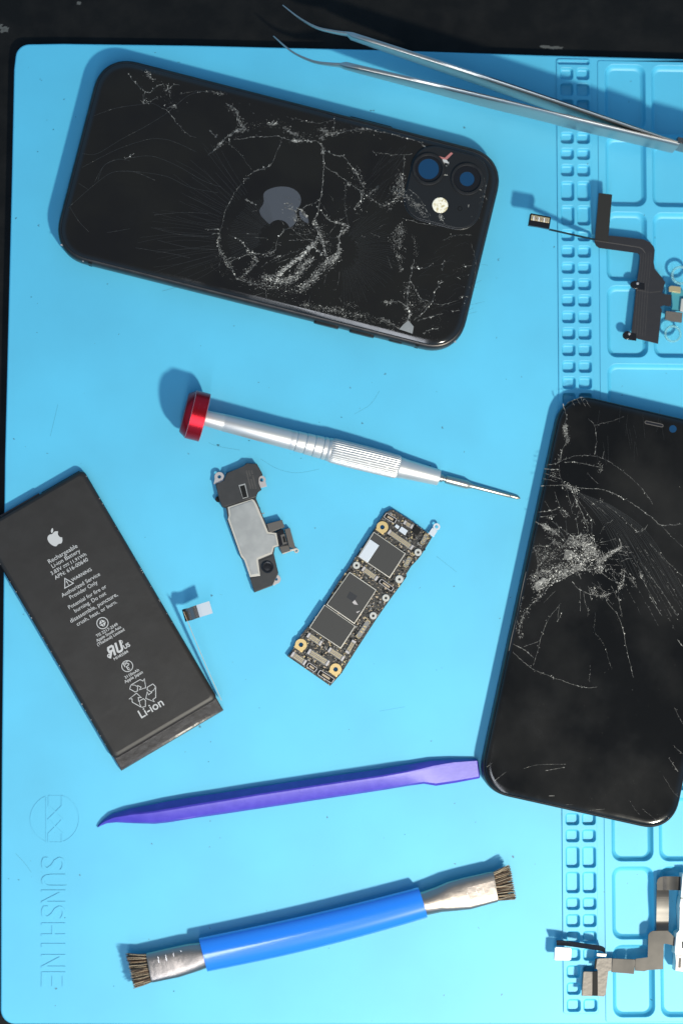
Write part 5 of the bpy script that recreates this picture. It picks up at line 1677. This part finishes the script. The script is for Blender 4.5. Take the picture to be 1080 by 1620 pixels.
finish(bm, 'teal_board', m_teal, flx, smooth=35)
bm = bmesh.new()
prism(bm, [fp(x, y_, 3.4)[:2] for x, y_ in ((985, 722), (1002, 714), (1064, 722), (1062, 762), (1000, 752), (986, 750))], 2.2, 3.5, .12)
finish(bm, 'gold_can', m_goldc, flx, smooth=35)
bm = bmesh.new()
prism(bm, [fp(x, y_, 3.4)[:2] for x, y_ in ((965, 880), (1075, 892), (1070, 955), (1002, 945), (960, 932))], 2.0, 3.6, .15)
finish(bm, 'microphone_can', m_beige, flx, smooth=35)
bm = bmesh.new()
prism(bm, [fp(x, y_, 3.4)[:2] for x, y_ in ((1066, 800), (1120, 800), (1120, 895), (1058, 880))], 2.2, 3.8, .15)
finish(bm, 'gold_can', m_washer, flx, smooth=35)
for x, y_, r0, r1 in ((1062, 645, 11.5, 15.5), (1012, 1030, 10.5, 14)):
    bm = bmesh.new()
    c_ = fp(x, y_, 2.4)
    ring_flat(bm, c_, r0 / SC, r1 / SC, 1.8, 2.6, 30, 0, .2)
    finish(bm, 'clear_ring', m_clear, flx, smooth=40)

# ================================================================== camera flex in the lower tray
cam_t = T('camera_cable', 'shiny brown ribbon cable with white module at the lower corner of the trays', 'ribbon cable', 1000, 1480)
def cp_(x, y_, z=2.4):
    return cam_t.loc(840 + x / 4.5, 1330 + y_ / 4.5, z)
def cprism(name, pts, z0, z1, m, bev=.06, parent=cam_t):
    bm_ = bmesh.new()
    prism(bm_, [cp_(x, y_, z1)[:2] for x, y_ in pts], z0, z1, bev)
    return finish(bm_, name, m, parent, smooth=35)
bm = bmesh.new()      # wavy vertical run
hp = [(931, 640, 4.2), (931, 590, 3.0), (932, 540, 3.3), (933, 480, 3.9), (933, 400, 4.1), (934, 340, 3.8), (934, 300, 4.2)]
hp = smooth_path([cp_(*p) for p in hp], 5)
strip(bm, hp, lambda i: (88 / 4.5 / SC, 0, 0), .22)
finish(bm, 'ribbon', m_flexb, cam_t, smooth=60)
bm = bmesh.new()
pth = smooth_path([cp_(*p) for p in ((934, 303, 4.25), (970, 303, 4.5), (1010, 303, 4.2), (1050, 304, 3.6), (1100, 306, 3.2))], 4)
strip(bm, pth, lambda i: (0, 96 / 4.5 / SC, 0), .22)
c_ = cp_(934, 303, 4.25)
prism(bm, [cp_(x, y_, 4.2)[:2] for x, y_ in ((892, 300), (896, 275), (912, 260), (936, 255), (936, 352), (892, 352))], 4.15, 4.34, .03)
finish(bm, 'ribbon_bend', m_flexb, cam_t, smooth=60)
cprism('ribbon', [(830, 672), (840, 655), (862, 642), (970, 640), (985, 655), (1022, 692), (1022, 758), (1000, 742), (960, 733), (940, 733), (937, 915), (830, 920), (800, 930), (735, 925), (740, 840), (828, 832)], 3.9, 4.15, m_flexb)
cprism('stiffener_plate', [(575, 838), (738, 845), (742, 860), (728, 950), (570, 936)], 4.1, 4.7, m_chip if False else m_flexb, .12)
cprism('ribbon_tail', [(466, 845), (478, 838), (572, 836), (570, 925), (545, 930), (528, 1095), (515, 1110), (470, 1106), (472, 918), (458, 910)], 4.5, 4.75, m_beige)
cprism('fold_strip', [(432, 932), (470, 930), (470, 1106), (430, 1104)], 3.4, 4.3, m_black, .05)
cprism('end_plate', [(368, 935), (380, 930), (436, 932), (432, 1108), (358, 1104)], 4.0, 4.9, m_beige, .2)
cprism('fold_strip', [(455, 842), (466, 838), (462, 910), (448, 914)], 3.8, 4.5, m_black, .05)
bm = bmesh.new()
pth = [cp_(*p) for p in ((525, 785, 4.6), (505, 770, 5.0), (470, 762, 5.2), (350, 745, 5.6), (240, 730, 6.0), (178, 727, 6.2))]
strip(bm, smooth_path(pth, 4), lambda i: (-.3, 1.9, 1.6), .2)
finish(bm, 'standing_ribbon', m_ring, cam_t, smooth=60)
cprism('contact_tab', [(465, 802), (535, 806), (530, 826), (465, 822)], 4.6, 5.0, m_shield)
cprism('plug', [(168, 764), (176, 757), (276, 762), (286, 772), (282, 845), (272, 853), (170, 852), (163, 845)], 4.8, 6.4, m_whitec, .15)
cprism('ribbon', [(1018, 690), (1035, 668), (1080, 660), (1080, 740), (1018, 755)], 3.7, 4.1, m_flexb)
md = cprism('camera_module', [(1072, 235), (1130, 232), (1130, 940), (1022, 925), (1030, 812), (1018, 800), (1032, 655), (1058, 640), (1052, 470), (1062, 408), (1068, 400)], .6, 6.0, m_whitec, .25)
cprism('steel_frame', [(1032, 815), (1120, 822), (1120, 928), (1024, 920)], 5.9, 6.3, m_tab, .1, md)
cprism('dark_window', [(1048, 835), (1066, 836), (1062, 905), (1044, 904)], 6.25, 6.4, m_brown, .02, md)
cprism('lens_hole', [(1068, 720), (1120, 700), (1120, 780), (1070, 765)], 5.95, 6.1, m_edge, .02, md)
cprism('seam_line', [(1058, 405), (1120, 405), (1120, 412), (1056, 412)], 5.95, 6.03, m_black, 0, md)
